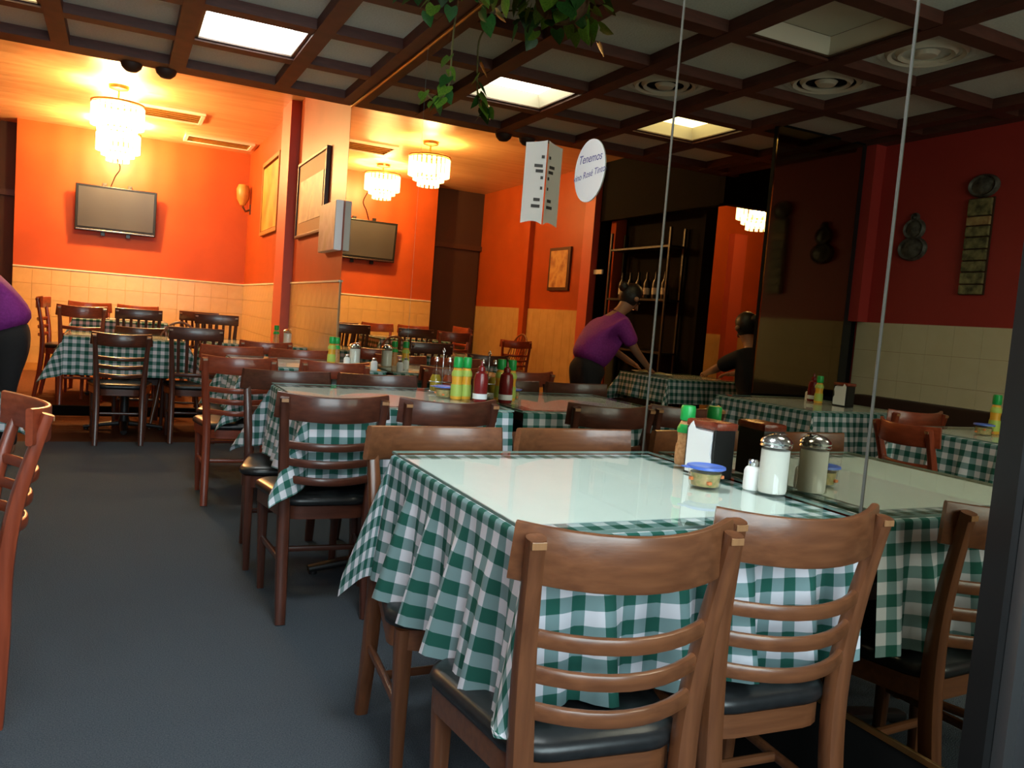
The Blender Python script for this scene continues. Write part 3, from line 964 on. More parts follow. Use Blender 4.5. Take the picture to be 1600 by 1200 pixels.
# ------------------------------------------------------------------ things on the tables
ZG = 0.7615
def seasoning(x, y, label, z=ZG, body='tan_spice', h=0.165):
    t = thing('seasoning_bottle', label, 'bottle', (x, y, z))
    k = h/0.165
    latheo('body', [(0.0, 0.0), (0.024, 0.0), (0.026, 0.006), (0.025, 0.045*k), (0.022, 0.07*k), (0.024, 0.09*k), (0.021, 0.112*k), (0.017, 0.122*k), (0.0, 0.122*k)], M[body], t)
    latheo('sleeve', [(0.0177, 0.119*k), (0.0255, 0.103*k), (0.0262, 0.096*k), (0.0258, 0.090*k)], M['lime_label' if body != 'tan_spice' else 'green_plastic'], t)
    latheo('cap', [(0.0, 0.124*k), (0.0195, 0.124*k), (0.0205, 0.128*k), (0.0205, 0.158*k), (0.018, h), (0.0, h)], M['green_plastic'], t)
    latheo('label_band', [(0.0266, 0.012*k), (0.0262, 0.045*k), (0.0250, 0.058*k)], M['lime_label' if body != 'tan_spice' else body], t)
    return t
def squeeze(x, y, label, z=ZG):
    t = thing('ketchup_bottle', label, 'bottle', (x, y, z))
    latheo('body', [(0.0, 0.0), (0.028, 0.0), (0.031, 0.008), (0.031, 0.10), (0.026, 0.125), (0.014, 0.135), (0.0, 0.135)], M['ketchup'], t)
    latheo('cap', [(0.0, 0.136), (0.016, 0.136), (0.015, 0.152), (0.006, 0.158), (0.004, 0.178), (0.0, 0.178)], M['ketchup'], t)
    latheo('label_band', [(0.0316, 0.015), (0.0316, 0.038)], M['white'], t)
    return t
def sugar(x, y, label, z=ZG):
    t = thing('sugar_jar', label, 'jar', (x, y, z))
    latheo('sugar_fill', [(0.0, 0.003), (0.031, 0.003), (0.033, 0.010), (0.033, 0.105), (0.0, 0.108)], M['granules'], t, 24)
    latheo('glass_body', [(0.033, 0.0), (0.0375, 0.004), (0.0365, 0.012), (0.0345, 0.018), (0.0345, 0.112)], M['clear_plastic'], t, 24)
    latheo('lid', [(0.036, 0.112), (0.0385, 0.114), (0.036, 0.119), (0.0385, 0.123), (0.035, 0.130), (0.024, 0.138), (0.010, 0.142), (0.0, 0.142)], M['chrome'], t, 24)
    bm = bmesh.new()
    box(bm, (0.012, 0, 0.143), (0.024, 0.016, 0.003), 0.001)
    obj('flap', bm, M['chrome'], t)
    return t
def salt(x, y, label, z=ZG):
    t = thing('salt_shaker', label, 'shaker', (x, y, z))
    latheo('body', [(0.0, 0.0), (0.020, 0.0), (0.021, 0.004), (0.0205, 0.045), (0.018, 0.052), (0.012, 0.057), (0.0, 0.057)], M['granules'], t)
    latheo('cap', [(0.0125, 0.057), (0.0132, 0.059), (0.0132, 0.069), (0.010, 0.073), (0.0, 0.0735)], M['chrome'], t)
    return t
def tub(x, y, label, z=ZG, k=1.0):
    t = thing('relish_tub', label, 'food container', (x, y, z))
    latheo('relish', [(0.0, 0.003), (0.033*k, 0.003), (0.037*k, 0.034*k), (0.0, 0.036*k)], M['relish'], t)
    latheo('tub_wall', [(0.0, 0.0), (0.036*k, 0.0), (0.038*k, 0.006), (0.042*k, 0.044*k)], M['clear_plastic'], t)
    latheo('lid', [(0.0, 0.049*k), (0.036*k, 0.049*k), (0.040*k, 0.051*k), (0.046*k, 0.050*k), (0.047*k, 0.045*k), (0.043*k, 0.043*k)], M['blue_plastic'], t, 28)
    bm = bmesh.new()
    box(bm, (-0.049*k, 0.012*k, 0.0465*k), (0.018*k, 0.022*k, 0.003), 0.001)
    obj('lid_tab', bm, M['blue_plastic'], t)
    for i in range(5):
        a = i*1.3+0.4
        bm = bmesh.new()
        box(bm, (0.0375*k*math.cos(a), 0.0375*k*math.sin(a), 0.012*k+0.018*k*((i*37) % 10)/10), (0.010, 0.010, 0.008), 0.002)
        obj('carrot_piece', bm, M['carrot'], t)
    return t
def napkins(x, y, label, z=ZG, rz=0):
    t = thing('napkin_holder', label, 'napkin holder', (x, y, z), R(rz))
    w, d, h = 0.070, 0.105, 0.125      # x size, y size, height
    bm = bmesh.new()
    box(bm, (0, -d/2+0.004, h/2), (w, 0.008, h), 0.0025)
    box(bm, (0, d/2-0.004, h/2), (w, 0.008, h), 0.0025)
    box(bm, (0, 0, 0.004), (w, d, 0.008), 0.002)
    box(bm, (w/2-0.003, 0, h/2), (0.006, d, h), 0.002)
    obj('case', bm, M['black'], t)
    bm = bmesh.new()
    random.seed(3)
    for k in range(7):
        box(bm, (-0.030+k*0.0085, 0, 0.008+0.055+k*0.0012), (0.0075, d-0.022, 0.112+0.004*(k % 3)), 0.001)
    o = obj('napkin_stack', bm, M['white'], t)
    o['kind'] = 'stuff'
    # folded front napkin with a torn edge
    bm = bmesh.new()
    prof = [(-0.046, 0.006), (0.046, 0.006), (0.046, 0.048), (0.038, 0.062), (0.041, 0.085), (0.044, 0.098), (0.040, 0.113), (0.012, 0.118), (-0.02, 0.121), (-0.030, 0.139), (-0.038, 0.131), (-0.046, 0.118)]
    a = [bm.verts.new((-0.0365, -p[0], p[1])) for p in prof]
    b = [bm.verts.new((-0.0345, -p[0], p[1])) for p in prof]
    n = len(prof)
    bm.faces.new(a)
    bm.faces.new(b[::-1])
    for i in range(n):
        bm.faces.new((a[i], b[i], b[(i+1) % n], a[(i+1) % n]))
    obj('front_napkin', bm, M['white'], t)
    bm = bmesh.new()
    box(bm, (0.002, 0, h+0.009), (w+0.004, d+0.010, 0.020), 0.007)
    obj('brown_cap', bm, M['brown_plastic'], t, True, 40)
    return t
def cruets(x, y, label, z=ZG):
    t = thing('cruet_set', label, 'cruet set', (x, y, z))
    for k, mm in ((-1, 'oil'), (1, 'vinegar')):
        c = (k*0.032, 0, 0.012)
        latheo('cruet_body', [(0.0, 0.0), (0.024, 0.0), (0.026, 0.006), (0.026, 0.055), (0.018, 0.075), (0.0, 0.075)], M[mm], t, 16, c)
        latheo('cruet_neck', [(0.017, 0.0755), (0.011, 0.095), (0.009, 0.135), (0.0, 0.135)], M['clear_plastic'], t, 16, c)
        latheo('stopper', [(0.0, 0.136), (0.011, 0.136), (0.011, 0.15), (0.006, 0.158), (0.0, 0.158)], M['chrome'], t, 12, c)
    bm = bmesh.new()
    for zz in (0.010, 0.055):
        pts = [(0.064*math.cos(2*PI*i/20), 0.034*math.sin(2*PI*i/20), zz) for i in range(21)]
        tube(bm, pts, 0.0022, 5)
    tube(bm, [(0, 0, 0.006), (0, 0, 0.185), (0.0, 0.014, 0.198), (0, 0, 0.210), (0, -0.014, 0.198), (0, 0, 0.185)], 0.0028, 6)
    tube(bm, [(-0.062, 0, 0.010), (0.062, 0, 0.010)], 0.003, 6)
    obj('wire_caddy', bm, M['chrome'], t, True)
    return t
# front table
seasoning(-0.045, 1.800, 'tan seasoning bottle with green cap beside the napkin holder on the front table')
napkins(-0.085, 1.650, 'black napkin holder with white napkins and brown cap on the front table', ZG, 4)
tub(-0.190, 1.530, 'clear tub of relish with blue lid at the middle of the front table', ZG, 1.0)
salt(-0.082, 1.488, 'small white salt shaker before the sugar jar on the front table')
sugar(-0.062, 1.440, 'glass sugar jar with chrome lid against the mirror on the front table')
# second table
tub(-0.165, 3.36, 'clear relish tub with blue lid on the second table', ZG, 1.0)
seasoning(-0.130, 3.30, 'yellow dressing bottle with green cap beside the tub on the second table', ZG, 'mustard', 0.185)
seasoning(-0.083, 3.31, 'yellow dressing bottle with green cap next to the ketchup on the second table', ZG, 'mustard', 0.185)
squeeze(-0.060, 3.20, 'dark red ketchup bottle against the mirror on the second table')
cruets(-0.115, 3.52, 'oil and vinegar cruets in a wire caddy on the second table')
# third table
seasoning(-0.245, 5.16, 'yellow dressing bottle with green cap at left on the third table', ZG, 'mustard', 0.17)
salt(-0.190, 4.98, 'white salt shaker among the condiments of the third table')
seasoning(-0.195, 5.25, 'tan seasoning bottle with green cap behind the sugar jar on the third table', ZG, 'tan_spice', 0.165)
sugar(-0.105, 5.12, 'glass sugar jar with shiny lid by the mirror on the third table')
salt(-0.080, 4.76, 'white salt shaker at the near edge of the third table by the mirror')
# table before the pilaster
seasoning(-0.255, 7.15, 'tan seasoning bottle with dark green cap on the table before the pilaster')
sugar(-0.165, 7.12, 'white sugar jar on the table before the pilaster')
# left row, seen in the mirror
seasoning(-2.36, 2.50, 'yellow dressing bottle with green cap on the front table of the left row', ZG, 'mustard', 0.19)
napkins(-2.40, 2.36, 'napkin holder with white napkins on the front table of the left row', ZG, 180)
tub(-2.24, 2.47, 'blue lidded relish tub on the front table of the left row')
squeeze(-2.55, 3.84, 'red ketchup bottle among the condiments of the middle left table')
salt(-2.60, 3.92, 'white salt shaker among the condiments of the middle left table')
seasoning(-2.50, 3.74, 'yellow dressing bottle among the condiments of the middle left table', ZG, 'mustard', 0.17)
napkins(-2.56, 3.60, 'napkin holder among the condiments of the middle left table', ZG, 180)

# ------------------------------------------------------------------ on the walls
tv = thing('television', 'flat television tilted forward on the red back wall', 'television', (-1.545, BACK, 1.80))
bm = bmesh.new()
TR = Matrix.Rotation(math.radians(7), 3, 'X')
def tilt(c):
    return TR @ Vector(c)+Vector((0, -0.10, 0))
box(bm, tilt((0, 0.0, 0.28)), (0.89, 0.05, 0.55), 0.008, TR)
obj('casing', bm, M['bezel'], tv)
bm = bmesh.new()
box(bm, tilt((0, -0.026, 0.292)), (0.825, 0.006, 0.468), 0, TR)
obj('screen', bm, M['screen'], tv)
bm = bmesh.new()
box(bm, tilt((0, -0.027, 0.022)), (0.86, 0.006, 0.016), 0.002, TR)
obj('chrome_strip', bm, M['chrome'], tv)
for sx in (-0.14, 0.14):
    bm = bmesh.new()
    box(bm, (sx, -0.045, 0.28), (0.05, 0.04, 0.64), 0.004)
    obj('mount_bracket', bm, M['bezel'], tv)
tubeo('cable', smoothpath([(-0.08, -0.02, 0.55), (-0.03, -0.012, 0.70), (0.02, -0.012, 0.82), (-0.06, -0.012, 1.0), (-0.10, -0.012, 1.15)], 6), 0.006, M['bezel'], tv, 6)

def framed(name, y0, y1, z0, z1, label, art, frame, fw, mat_w=0.0, depth=0.035):
    t = thing(name, label, 'picture', (-0.001, (y0+y1)/2, (z0+z1)/2))
    hy, hz = (y1-y0)/2, (z1-z0)/2
    bm = bmesh.new()
    for cy, cz, sy, sz in ((0, hz-fw/2, 2*hy, fw), (0, -hz+fw/2, 2*hy, fw), (-hy+fw/2, 0, fw, 2*hz-2*fw), (hy-fw/2, 0, fw, 2*hz-2*fw)):
        box(bm, (-depth/2, cy, cz), (depth, sy, sz), 0.004)
    obj('frame', bm, frame, t)
    if mat_w:
        span('mount', (-depth*0.6, -hy+fw, -hz+fw), (-depth*0.4, hy-fw, hz-fw), M['ochre'], t)
    k = fw+mat_w
    span('painting', (-depth*0.72, -hy+k, -hz+k*1.2), (-depth*0.5, hy-k, hz-k*1.6), art, t)
    return t
framed('framed_picture', 8.85, 9.95, 1.87, 2.70, 'tall yellow landscape in a thin gold frame left of the pilaster', M['art_yellow'], M['ochre'], 0.045)
framed('framed_picture', 6.62, 7.78, 1.72, 2.40, 'large picture with wide ochre mount right of the pilaster', M['art_town'], M['frame_dark'], 0.025, 0.085)
cv = thing('canvas_picture', 'small unframed canvas at the end of the mirror', 'picture', (-0.001, 6.36, 1.73))
span('canvas_sides', (-0.055, -0.27, -0.185), (0.0, 0.27, 0.185), M['white'], cv, 0.004)
span('canvas_face', (-0.058, -0.265, -0.18), (-0.0555, 0.265, 0.18), M['art_portrait'], cv)
# small picture on the alcove's left pilaster wall, seen in the mirror
t = thing('framed_picture', 'brown picture on the left alcove wall, seen in the mirror below the paper', 'picture', (LEFT+0.001, 9.05, 1.82))
span('frame', (0, -0.27, -0.27), (0.03, 0.27, 0.27), M['frame_dark'], t, 0.004)
span('painting', (0.031, -0.22, -0.23), (0.034, 0.22, 0.23), M['art_brown'], t)
# small wall sconce in the far corner
t = thing('wall_sconce', 'little pale shell sconce near the far right corner of the alcove', 'sconce', (-0.001, 11.05, 2.42))
bm = bmesh.new()
lathe(bm, [(0.03, -0.10), (0.075, -0.02), (0.085, 0.10), (0.06, 0.16), (0.045, 0.16), (0.065, 0.10), (0.05, -0.02), (0.0, -0.09)], 16, (-0.10, 0, 0))
obj('shade', bm, M['gold_frame'], t, True, 50)
tubeo('arm', [(0, 0, -0.14), (-0.06, 0, -0.17), (-0.10, 0, -0.11)], 0.014, M['frame_dark'], t)
span('back_plate', (-0.012, -0.03, -0.20), (0, 0.03, -0.08), M['frame_dark'], t)

# dark bells under the soffit beam
for k, x in enumerate((-1.46, -1.25)):
    t = thing('spot_lamp', ('dark rounded can lamp under the soffit beam, left of the pair', 'dark rounded can lamp under the soffit beam, right of the pair')[k], 'lamp', (x, 6.09, 2.625))
    latheo('shade', [(0.0, -0.075), (0.035, -0.068), (0.060, -0.045), (0.070, -0.015), (0.070, 0.0), (0.0, 0.0)], M['dark_brown'], t, 20)
    latheo('collar', [(0.05, 0.0), (0.05, 0.018), (0.0, 0.018)], M['black_matt'], t, 16)

# paper and round sign stuck on the mirror
sheet = thing('taped_paper', 'folded paper sheet with faded lettering standing off the mirror', 'paper', (0.0, 2.865, 1.665))
def fold(u):
    return (-0.002-0.078*u+0.008*math.sin(PI*u), 0.030*u)
bm = bmesh.new()
n = 10
va, vb = [], []
for i in range(n+1):
    u = i/n
    x, y = fold(u)
    va.append(bm.verts.new((x, y, -0.160+0.012*math.sin(PI*u))))
    vb.append(bm.verts.new((x, y, 0.165-0.015*u)))
fs = [bm.faces.new((va[i], va[i+1], vb[i+1], vb[i])) for i in range(n)]
bmesh.ops.solidify(bm, geom=fs, thickness=0.0010)
obj('sheet', bm, M['paper'], sheet, True, 60)
for zc, u0, u1 in ((0.10, 0.12, 0.30), (0.065, 0.20, 0.62), (0.045, 0.15, 0.55), (0.02, 0.12, 0.28), (-0.02, 0.12, 0.26), (-0.065, 0.22, 0.55), (-0.09, 0.20, 0.64)):
    bm = bmesh.new()
    pa, pb = fold(u0), fold(u1)
    off = Vector((-(pb[1]-pa[1]), pb[0]-pa[0], 0)).normalized()*0.0018
    q = [bm.verts.new(Vector((*p, zc+dz))+off) for p, dz in ((pa, -0.006), (pb, -0.006), (pb, 0.006), (pa, 0.006))]
    f = bm.faces.new(q)
    bmesh.ops.solidify(bm, geom=[f], thickness=0.0004)
    obj('print_line', bm, M['text_dark'], sheet)

rs = thing('round_sign', 'round white paper sign with blue handwriting stuck on the mirror', 'sign', (-0.0004, 2.53, 1.67))
bm = bmesh.new()
disc = [bm.verts.new((0, 0.102*math.cos(2*PI*i/40), 0.110*math.sin(2*PI*i/40))) for i in range(40)]
f0 = bm.faces.new(disc)
r_ = bmesh.ops.extrude_face_region(bm, geom=[f0])
for v in r_['geom']:
    if isinstance(v, bmesh.types.BMVert):
        v.co.x -= 0.0012
obj('disc', bm, M['white'], rs)
def lettering(txt, size, y, z, parent, m, tiltz=0.0):
    cu = bpy.data.curves.new('lettering', 'FONT')
    cu.body = txt
    cu.size = size
    cu.align_x = 'CENTER'
    cu.extrude = 0.0002
    cu.shear = 0.25
    cu.materials.append(m)
    tmp = bpy.data.objects.new('tmp', cu)
    C.objects.link(tmp)
    bpy.context.view_layer.update()
    me = bpy.data.meshes.new_from_object(tmp.evaluated_get(bpy.context.evaluated_depsgraph_get()))
    bpy.data.objects.remove(tmp)
    o = bpy.data.objects.new('lettering', me)
    C.objects.link(o)
    o.parent = parent
    # text x axis -> -y world, text y axis -> z world, facing -x
    o.matrix_local = Matrix(((0, 0, -1, -0.0016), (-1, 0, 0, y), (0, 1, 0, z), (0, 0, 0, 1))) @ Matrix.Rotation(tiltz, 4, 'Z')
    return o
lettering('Tenemos', 0.042, 0.0, 0.030, rs, M['ink'])
lettering('vino Ros\u00e9 Tinto', 0.033, 0.0, -0.022, rs, M['ink'], 0.08)

# carved ornaments on the left wall
t = thing('wall_ornament', 'dark carved ornament of a crest over a round plate on the red wall', 'ornament', (LEFT, 3.98, 1.92))
def disc_on_wall(name, cy, cz, ry, rz_, d, m, parent, seg=24):
    bm = bmesh.new()
    prof = [(1.0, 0.0), (1.0, d*0.5), (0.88, d), (0.74, d*0.6), (0.5, d*0.8), (0.25, d*1.2), (0.0, d*1.3)]
    rings = []
    for r, x in prof:
        if r == 0:
            rings.append([bm.verts.new((x, cy, cz))])
        else:
            rings.append([bm.verts.new((x, cy+ry*r*math.cos(2*PI*i/seg), cz+rz_*r*math.sin(2*PI*i/seg))) for i in range(seg)])
    for a, b in zip(rings, rings[1:]):
        for i in range(seg):
            j = (i+1) % seg
            if len(b) == 1:
                bm.faces.new((a[i], a[j], b[0]))
            else:
                bm.faces.new((a[i], a[j], b[j], b[i]))
    bm.faces.new(rings[0][::-1])
    return obj(name, bm, m, parent, True, 40)
disc_on_wall('round_plate', 0.0, -0.075, 0.115, 0.085, 0.03, M['ornament'], t)
disc_on_wall('crest', 0.0, 0.06, 0.085, 0.075, 0.03, M['ornament'], t)
disc_on_wall('finial', 0.0, 0.14, 0.03, 0.035, 0.025, M['ornament'], t, 12)
t = thing('wall_plaque', 'tall carved plaque with a round head and stacked tiles on the red wall', 'ornament', (LEFT, 3.50, 1.90))
disc_on_wall('round_head', 0.0, 0.325, 0.105, 0.075, 0.035, M['ornament'], t)
span('backing', (0.0, -0.085, -0.375), (0.012, 0.085, 0.25), M['frame_dark'], t)
zz = 0.245
for k, h in enumerate((0.115, 0.062, 0.072, 0.078, 0.075, 0.072, 0.080, 0.068)):
    span('carved_tile', (0.0125, -0.08, zz-h+0.005), (0.032, 0.08, zz-0.003), M['plaque_gold'] if k == 1 else M['plaque_green'], t, 0.005)
    zz -= h

# ------------------------------------------------------------------ hanging plant
plant = thing('hanging_plant', 'trailing green pothos hanging from the ceiling beside the mirror', 'plant', (-0.26, 3.35, 2.50))
latheo('basket', [(0.0, -0.02), (0.07, -0.015), (0.115, 0.03), (0.13, 0.10), (0.12, 0.10), (0.10, 0.04), (0.0, 0.0)], M['coir'], plant, 18)
for k in range(3):
    a = 2*PI*k/3
    tubeo('hanger', [(0.125*math.cos(a), 0.125*math.sin(a), 0.10), (0, 0, 0.20)], 0.003, M['stem'], plant, 5)
def leaf_mesh(name, m):
    bm = bmesh.new()
    out = [(0, 0), (0.35, -0.12), (0.52, 0.12), (0.48, 0.45), (0.25, 0.80), (0, 1.12)]
    mid = [bm.verts.new((0, y, 0.0)) for y in (0.06, 0.12, 0.35, 0.6, 0.85, 1.12)]
    for s in (-1, 1):
        side = [bm.verts.new((s*x, y, 0.12*x)) for x, y in out[1:5]]
        chain = [mid[0]]+side+[mid[5]]
        bm.faces.new((mid[0], side[0], side[1], mid[1]))
        bm.faces.new((mid[1], side[1], side[2], mid[2]))
        bm.faces.new((mid[2], side[2], side[3], mid[3]))
        bm.faces.new((mid[3], side[3], mid[5], mid[4]))
    o = obj(name, bm, m, plant, True)
    return o
proto = [leaf_mesh('leaf', M['leaf']), leaf_mesh('leaf', M['leaf_dark'])]
used = [False, False]
def leaf(p, size, rx, ry, rz, k):
    o = proto[k] if not used[k] else proto[k].copy()
    if used[k]:
        C.objects.link(o)
    used[k] = True
    o.location = p
    o.rotation_euler = (rx, ry, rz)
    o.scale = (size, size, size)
random.seed(11)
for k in range(64):
    a = random.uniform(0, 2*PI)
    r = random.uniform(0.05, 0.22)
    z = random.uniform(-0.03, 0.16)-r*0.25
    leaf((r*math.cos(a), r*math.sin(a)*1.6, z), random.uniform(0.055, 0.085), random.uniform(-1.5, -0.5), random.uniform(-0.5, 0.5), a-PI/2+random.uniform(-0.6, 0.6), k % 2)
vine = smoothpath([(0.06, 0.10, 0.04), (0.15, 0.33, 0.08), (0.19, 0.47, 0.0), (0.192, 0.48, -0.14), (0.188, 0.47, -0.25), (0.168, 0.48, -0.315), (0.14, 0.50, -0.34), (0.11, 0.53, -0.32), (0.10, 0.55, -0.29)], 6)
tubeo('vine', vine, 0.0045, M['stem'], plant, 6)
for f, s, k, rz in ((0.36, 0.075, 0, 1.9), (0.42, 0.06, 0, -1.3), (0.47, 0.07, 1, 2.2), (0.53, 0.075, 0, 2.4), (0.57, 0.065, 1, -0.9), (0.62, 0.085, 0, 1.6), (0.66, 0.07, 0, 2.6), (0.70, 0.075, 1, 1.2), (0.74, 0.065, 1, -1.2), (0.80, 0.05, 0, 2.0), (0.90, 0.055, 0, 1.2), (1.0, 0.06, 0, 2.3)):
    p = vine[min(len(vine)-1, int(f*(len(vine)-1)))]
    leaf(p+Vector((-0.01, 0.0, -0.005)), s, -1.0, 0.3*math.sin(9*f), rz, k)

# ------------------------------------------------------------------ serving bay, seen in the mirror
rack = thing('steel_rack', 'dark metal rack of bottles in the unlit serving bay', 'rack', (-3.62, 7.40, 0))
for x in (-0.09, 0.09):
    for y in (-0.55, 0.55):
        span('upright', (x-0.012, y-0.012, 0), (x+0.012, y+0.012, 2.2), M['iron'], rack)
for z in (0.9, 1.45, 2.0):
    span('shelf', (-0.10, -0.56, z), (0.10, 0.56, z+0.02), M['iron'], rack)
for k in range(6):
    t = thing('wine_bottle', 'dark bottle on the serving bay rack, '+('first', 'second', 'third', 'fourth', 'fifth', 'sixth')[k]+' from the side room', 'bottle', (-3.62, 7.0+0.16*k, 1.47), 0, 'bottles on the serving bay rack')
    latheo('bottle_glass', [(0.0, 0.0), (0.036, 0.0), (0.037, 0.17), (0.015, 0.22), (0.013, 0.29), (0.0, 0.29)], M['black'], t, 12)
    latheo('bottle_label', [(0.0375, 0.05), (0.0375, 0.12)], M['paper'], t, 12)
t = tag(span('menu_sign', (-3.49, 8.02, 1.74), (-3.47, 8.20, 1.79), M['paper']), 'small pale notice strip beside the serving bay', 'sign')

# ------------------------------------------------------------------ people
def skinned(name, verts, edges, m, parent, root=0, levels=2):
    """verts: list of (x, y, z, rx, ry)"""
    bm = bmesh.new()
    lay = bm.verts.layers.skin.verify()
    vv = []
    for i, (x, y, z, a, b) in enumerate(verts):
        v = bm.verts.new((x, y, z))
        v[lay].radius = (a, b)
        v[lay].use_root = (i == root)
        vv.append(v)
    for a, b in edges:
        bm.edges.new((vv[a], vv[b]))
    me = bpy.data.meshes.new(name)
    bm.to_mesh(me)
    bm.free()
    me.materials.append(m)
    o = bpy.data.objects.new(name, me)
    C.objects.link(o)
    if parent:
        o.parent = parent
    s = o.modifiers.new('skin', 'SKIN')
    s.use_smooth_shade = True
    d = o.modifiers.new('smooth', 'SUBSURF')
    d.levels = d.render_levels = levels
    return o
def person(loc, rz, label, J, top, bottom, group=None):
    """J: joints in the person's own frame, who faces +y"""
    t = thing('person', label, 'person', loc, rz)
    g = lambda k: J[k]
    def V(k, a, b=None):
        return (*J[k], a, b if b else a)
    names = ['pelvis', 'waist', 'chest', 'neck', 'head0', 'head1', 'shL', 'elL', 'wrL', 'shR', 'elR', 'wrR', 'hipL', 'knL', 'anL', 'toL', 'hipR', 'knR', 'anR', 'toR']
    rad = dict(pelvis=(0.170, 0.145), waist=(0.165, 0.145), chest=(0.170, 0.130), neck=(0.05, 0.05), head0=(0.072, 0.078), head1=(0.072, 0.08), shL=(0.055,)*2, elL=(0.038,)*2, wrL=(0.026,)*2, shR=(0.055,)*2, elR=(0.038,)*2, wrR=(0.026,)*2,
               hipL=(0.085,)*2, knL=(0.058,)*2, anL=(0.036,)*2, toL=(0.03,)*2, hipR=(0.085,)*2, knR=(0.058,)*2, anR=(0.036,)*2, toR=(0.03,)*2)
    idx = {n: i for i, n in enumerate(names)}
    E = [('pelvis', 'waist'), ('waist', 'chest'), ('chest', 'neck'), ('neck', 'head0'), ('head0', 'head1'), ('chest', 'shL'), ('shL', 'elL'), ('elL', 'wrL'), ('chest', 'shR'), ('shR', 'elR'), ('elR', 'wrR'),
         ('pelvis', 'hipL'), ('hipL', 'knL'), ('knL', 'anL'), ('anL', 'toL'), ('pelvis', 'hipR'), ('hipR', 'knR'), ('knR', 'anR'), ('anR', 'toR')]
    under = {'pelvis': 0.74, 'waist': 0.72, 'chest': 0.74, 'hipL': 0.85, 'hipR': 0.85, 'knL': 0.9, 'knR': 0.9, 'shL': 0.8, 'shR': 0.8}
    verts = [(*J[n], rad[n][0]*under.get(n, 1), rad[n][1]*under.get(n, 1)) for n in names]
    edges = [(idx[a], idx[b]) for a, b in E]
    # fingers: five short chains from each wrist
    for s in ('L', 'R'):
        w, e = Vector(J['wr'+s]), Vector(J['el'+s])
        d = (w-e).normalized()
        side = d.cross(Vector((0, 0, 1)))
        side = side.normalized() if side.length > 0.1 else Vector((1, 0, 0))
        nrm = side.cross(d)
        palm = w+d*0.055
        pi = len(verts)
        verts.append((*palm, 0.024, 0.016))
        edges.append((idx['wr'+s], pi))
        for k, (o_, ln) in enumerate(((-0.027, 0.058), (-0.009, 0.070), (0.009, 0.066), (0.027, 0.052))):
            b0 = palm+side*o_+d*0.02
            b1 = b0+d*ln*0.55-nrm*0.006
            b2 = b1+d*ln*0.40-nrm*0.022
            i0 = len(verts)
            for q, rr in ((b0, 0.0095), (b1, 0.0085), (b2, 0.007)):
                verts.append((*q, rr, rr))
            edges += [(pi, i0), (i0, i0+1), (i0+1, i0+2)]
        sg = -1 if s == 'L' else 1
        b0 = w+d*0.03+side*sg*-0.028
        b1 = b0+d*0.03-side*sg*0.018
        i0 = len(verts)
        verts += [(*b0, 0.011, 0.011), (*b1, 0.009, 0.009)]
        edges += [(pi, i0), (i0, i0+1)]
    skinned('body', verts, edges, M['skin'], t)
    def cloth(name, keys, grow, m, cut=None):
        ks = [n for n in names if n in keys]
        im = {n: i for i, n in enumerate(ks)}
        vv = []
        for n in ks:
            p = Vector(J[n])
            if cut and n in cut:
                q, f = cut[n]
                p = p.lerp(Vector(J[q]), f)
            vv.append((*p, rad[n][0]+grow, rad[n][1]+grow))
        ee = [(im[a], im[b]) for a, b in E if a in im and b in im]
        return skinned(name, vv, ee, m, t)
    cloth('shirt', ('pelvis', 'waist', 'chest', 'neck', 'shL', 'elL', 'shR', 'elR'), 0.026, top, {'elL': ('shL', 0.15), 'elR': ('shR', 0.15), 'neck': ('chest', 0.30)})
    cloth('trousers', ('pelvis', 'waist', 'hipL', 'knL', 'anL', 'hipR', 'knR', 'anR'), 0.012, bottom, {'waist': ('pelvis', 0.35), 'anL': ('knL', 0.06), 'anR': ('knR', 0.06)})
    for s in ('L', 'R'):
        p, q = Vector(J['an'+s]), Vector(J['to'+s])
        skinned('shoe', [(p.x, p.y-0.03, 0.035, 0.035, 0.035), (p.x, (p.y+q.y)/2, 0.032, 0.040, 0.032), (q.x, q.y+0.02, 0.026, 0.036, 0.024)], [(0, 1), (1, 2)], M['black'], t)
    h0, h1 = Vector(J['head0']), Vector(J['head1'])
    up = (h1-h0).normalized()
    fwd = Vector(J['face']).normalized()
    fwd = (fwd-up*fwd.dot(up)).normalized()
    sd = fwd.cross(up)
    mid = (h0+h1)/2
    # hair cap and bun
    bm = bmesh.new()
    bmesh.ops.create_icosphere(bm, subdivisions=3, radius=0.105)
    for v in bm.verts:
        x, y, z = v.co.x, v.co.y, v.co.z
        if y > 0.045 and z < 0.055:
            y = 0.045-(y-0.045)*0.3
        w = mid+sd*x*0.92+fwd*(y*1.0-0.012)+up*(z*1.08+0.03)
        v.co = w
    obj('hair', bm, M['hair'], t, True)
    bm = bmesh.new()
    bmesh.ops.create_icosphere(bm, subdivisions=2, radius=0.045)
    for v in bm.verts:
        v.co = mid-fwd*0.12+up*0.05+v.co
    obj('hair_bun', bm, M['hair'], t, True)
    for sx in (-1, 1):
        bm = bmesh.new()
        bmesh.ops.create_uvsphere(bm, u_segments=10, v_segments=8, radius=0.010)
        for v in bm.verts:
            v.co = mid+sd*sx*0.032+fwd*0.074+up*0.005+v.co
        obj('eye', bm, M['hair'], t, True)
        bm = bmesh.new()
        bmesh.ops.create_uvsphere(bm, u_segments=8, v_segments=8, radius=0.024)
        for v in bm.verts:
            v.co = mid+sd*sx*0.095+v.co*0.9-fwd*0.005
        obj('ear', bm, M['skin'], t, True)
    bm = bmesh.new()
    bmesh.ops.create_cone(bm, segments=10, radius1=0.016, radius2=0.005, depth=0.045, cap_ends=True)
    for v in bm.verts:
        v.co = mid+sd*v.co.x+fwd*(0.088+0.010*(0.02-v.co.z)/0.04+v.co.y)+up*(v.co.z-0.018)
    obj('nose', bm, M['skin'], t, True)
    bm = bmesh.new()
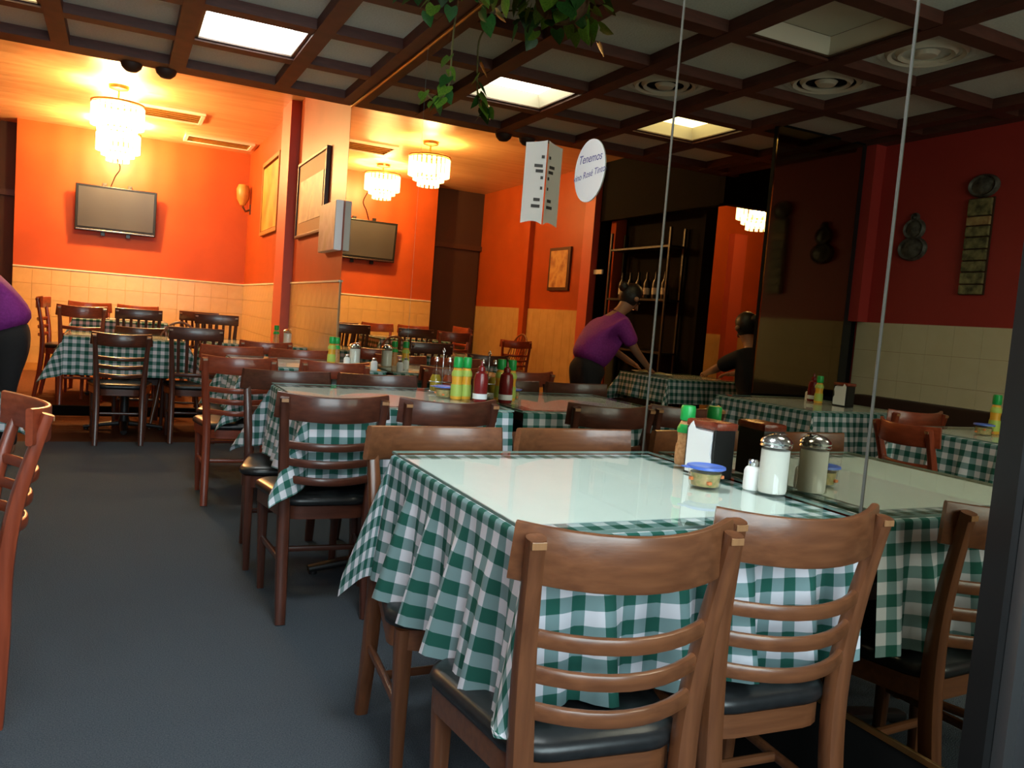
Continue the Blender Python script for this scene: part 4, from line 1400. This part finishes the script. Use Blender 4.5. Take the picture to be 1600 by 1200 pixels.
    box(bm, mid+fwd*0.083-up*0.052, (0.04, 0.012, 0.009), 0.003, Matrix((sd, fwd, up)).transposed())
    obj('mouth', bm, M['ketchup'], t, True)
    return t
lean = dict(pelvis=(0, 0, 0.80), waist=(0, 0.06, 0.93), chest=(0, 0.20, 1.14), neck=(0, 0.31, 1.29), head0=(0, 0.37, 1.35), head1=(0, 0.41, 1.42),
            shL=(-0.165, 0.23, 1.16), elL=(-0.21, 0.34, 0.96), wrL=(-0.15, 0.52, 0.83), shR=(0.165, 0.23, 1.16), elR=(0.22, 0.36, 0.96), wrR=(0.14, 0.55, 0.84),
            hipL=(-0.085, 0.0, 0.68), knL=(-0.10, 0.03, 0.43), anL=(-0.10, -0.02, 0.08), toL=(-0.11, 0.13, 0.035), hipR=(0.085, 0.0, 0.68), knR=(0.10, 0.06, 0.43), anR=(0.10, 0.03, 0.08), toR=(0.11, 0.18, 0.035), face=(0, 0.8, -0.5))
person((-2.06, 5.86, 0), R(90), 'woman in a purple top and black trousers leaning over a table', lean, M['purple_knit'], M['black_cloth'])
sit = dict(pelvis=(0, 0, 0.585), waist=(0, 0.05, 0.70), chest=(0, 0.16, 0.92), neck=(0, 0.24, 1.10), head0=(0, 0.29, 1.17), head1=(0, 0.31, 1.25),
           shL=(-0.17, 0.18, 0.97), elL=(-0.23, 0.36, 0.86), wrL=(-0.14, 0.56, 0.82), shR=(0.17, 0.18, 0.97), elR=(0.23, 0.36, 0.86), wrR=(0.14, 0.56, 0.82),
           hipL=(-0.10, 0.04, 0.53), knL=(-0.12, 0.44, 0.50), anL=(-0.12, 0.42, 0.09), toL=(-0.12, 0.56, 0.035), hipR=(0.10, 0.04, 0.53), knR=(0.12, 0.44, 0.50), anR=(0.12, 0.42, 0.09), toR=(0.12, 0.56, 0.035), face=(0, 0.9, -0.3))
person((-3.18, 4.92, 0), 0, 'person in dark clothes seated beyond the partition, seen only in the mirror', sit, M['black_cloth'], M['black_cloth'])
chair(-3.18, 4.92, 0, 'ladder-back chair under the person in dark clothes, seen only in the mirror', DARK)
# plates on the table where the woman leans
for k, (x, y) in enumerate(((-2.68, 5.66), (-2.70, 5.93))):
    t = thing('dinner_plate', ('pale plate under the nearer hand of the woman in purple', 'pale plate under the further hand of the woman in purple')[k], 'plate', (x, y, ZG))
    latheo('dish', [(0.0, 0.0), (0.06, 0.0), (0.10, 0.012), (0.105, 0.014), (0.06, 0.006), (0.0, 0.005)], M['cream'], t, 24)
    latheo('food', [(0.055, 0.0055), (0.04, 0.022), (0.0, 0.028)], M['relish'], t, 14)
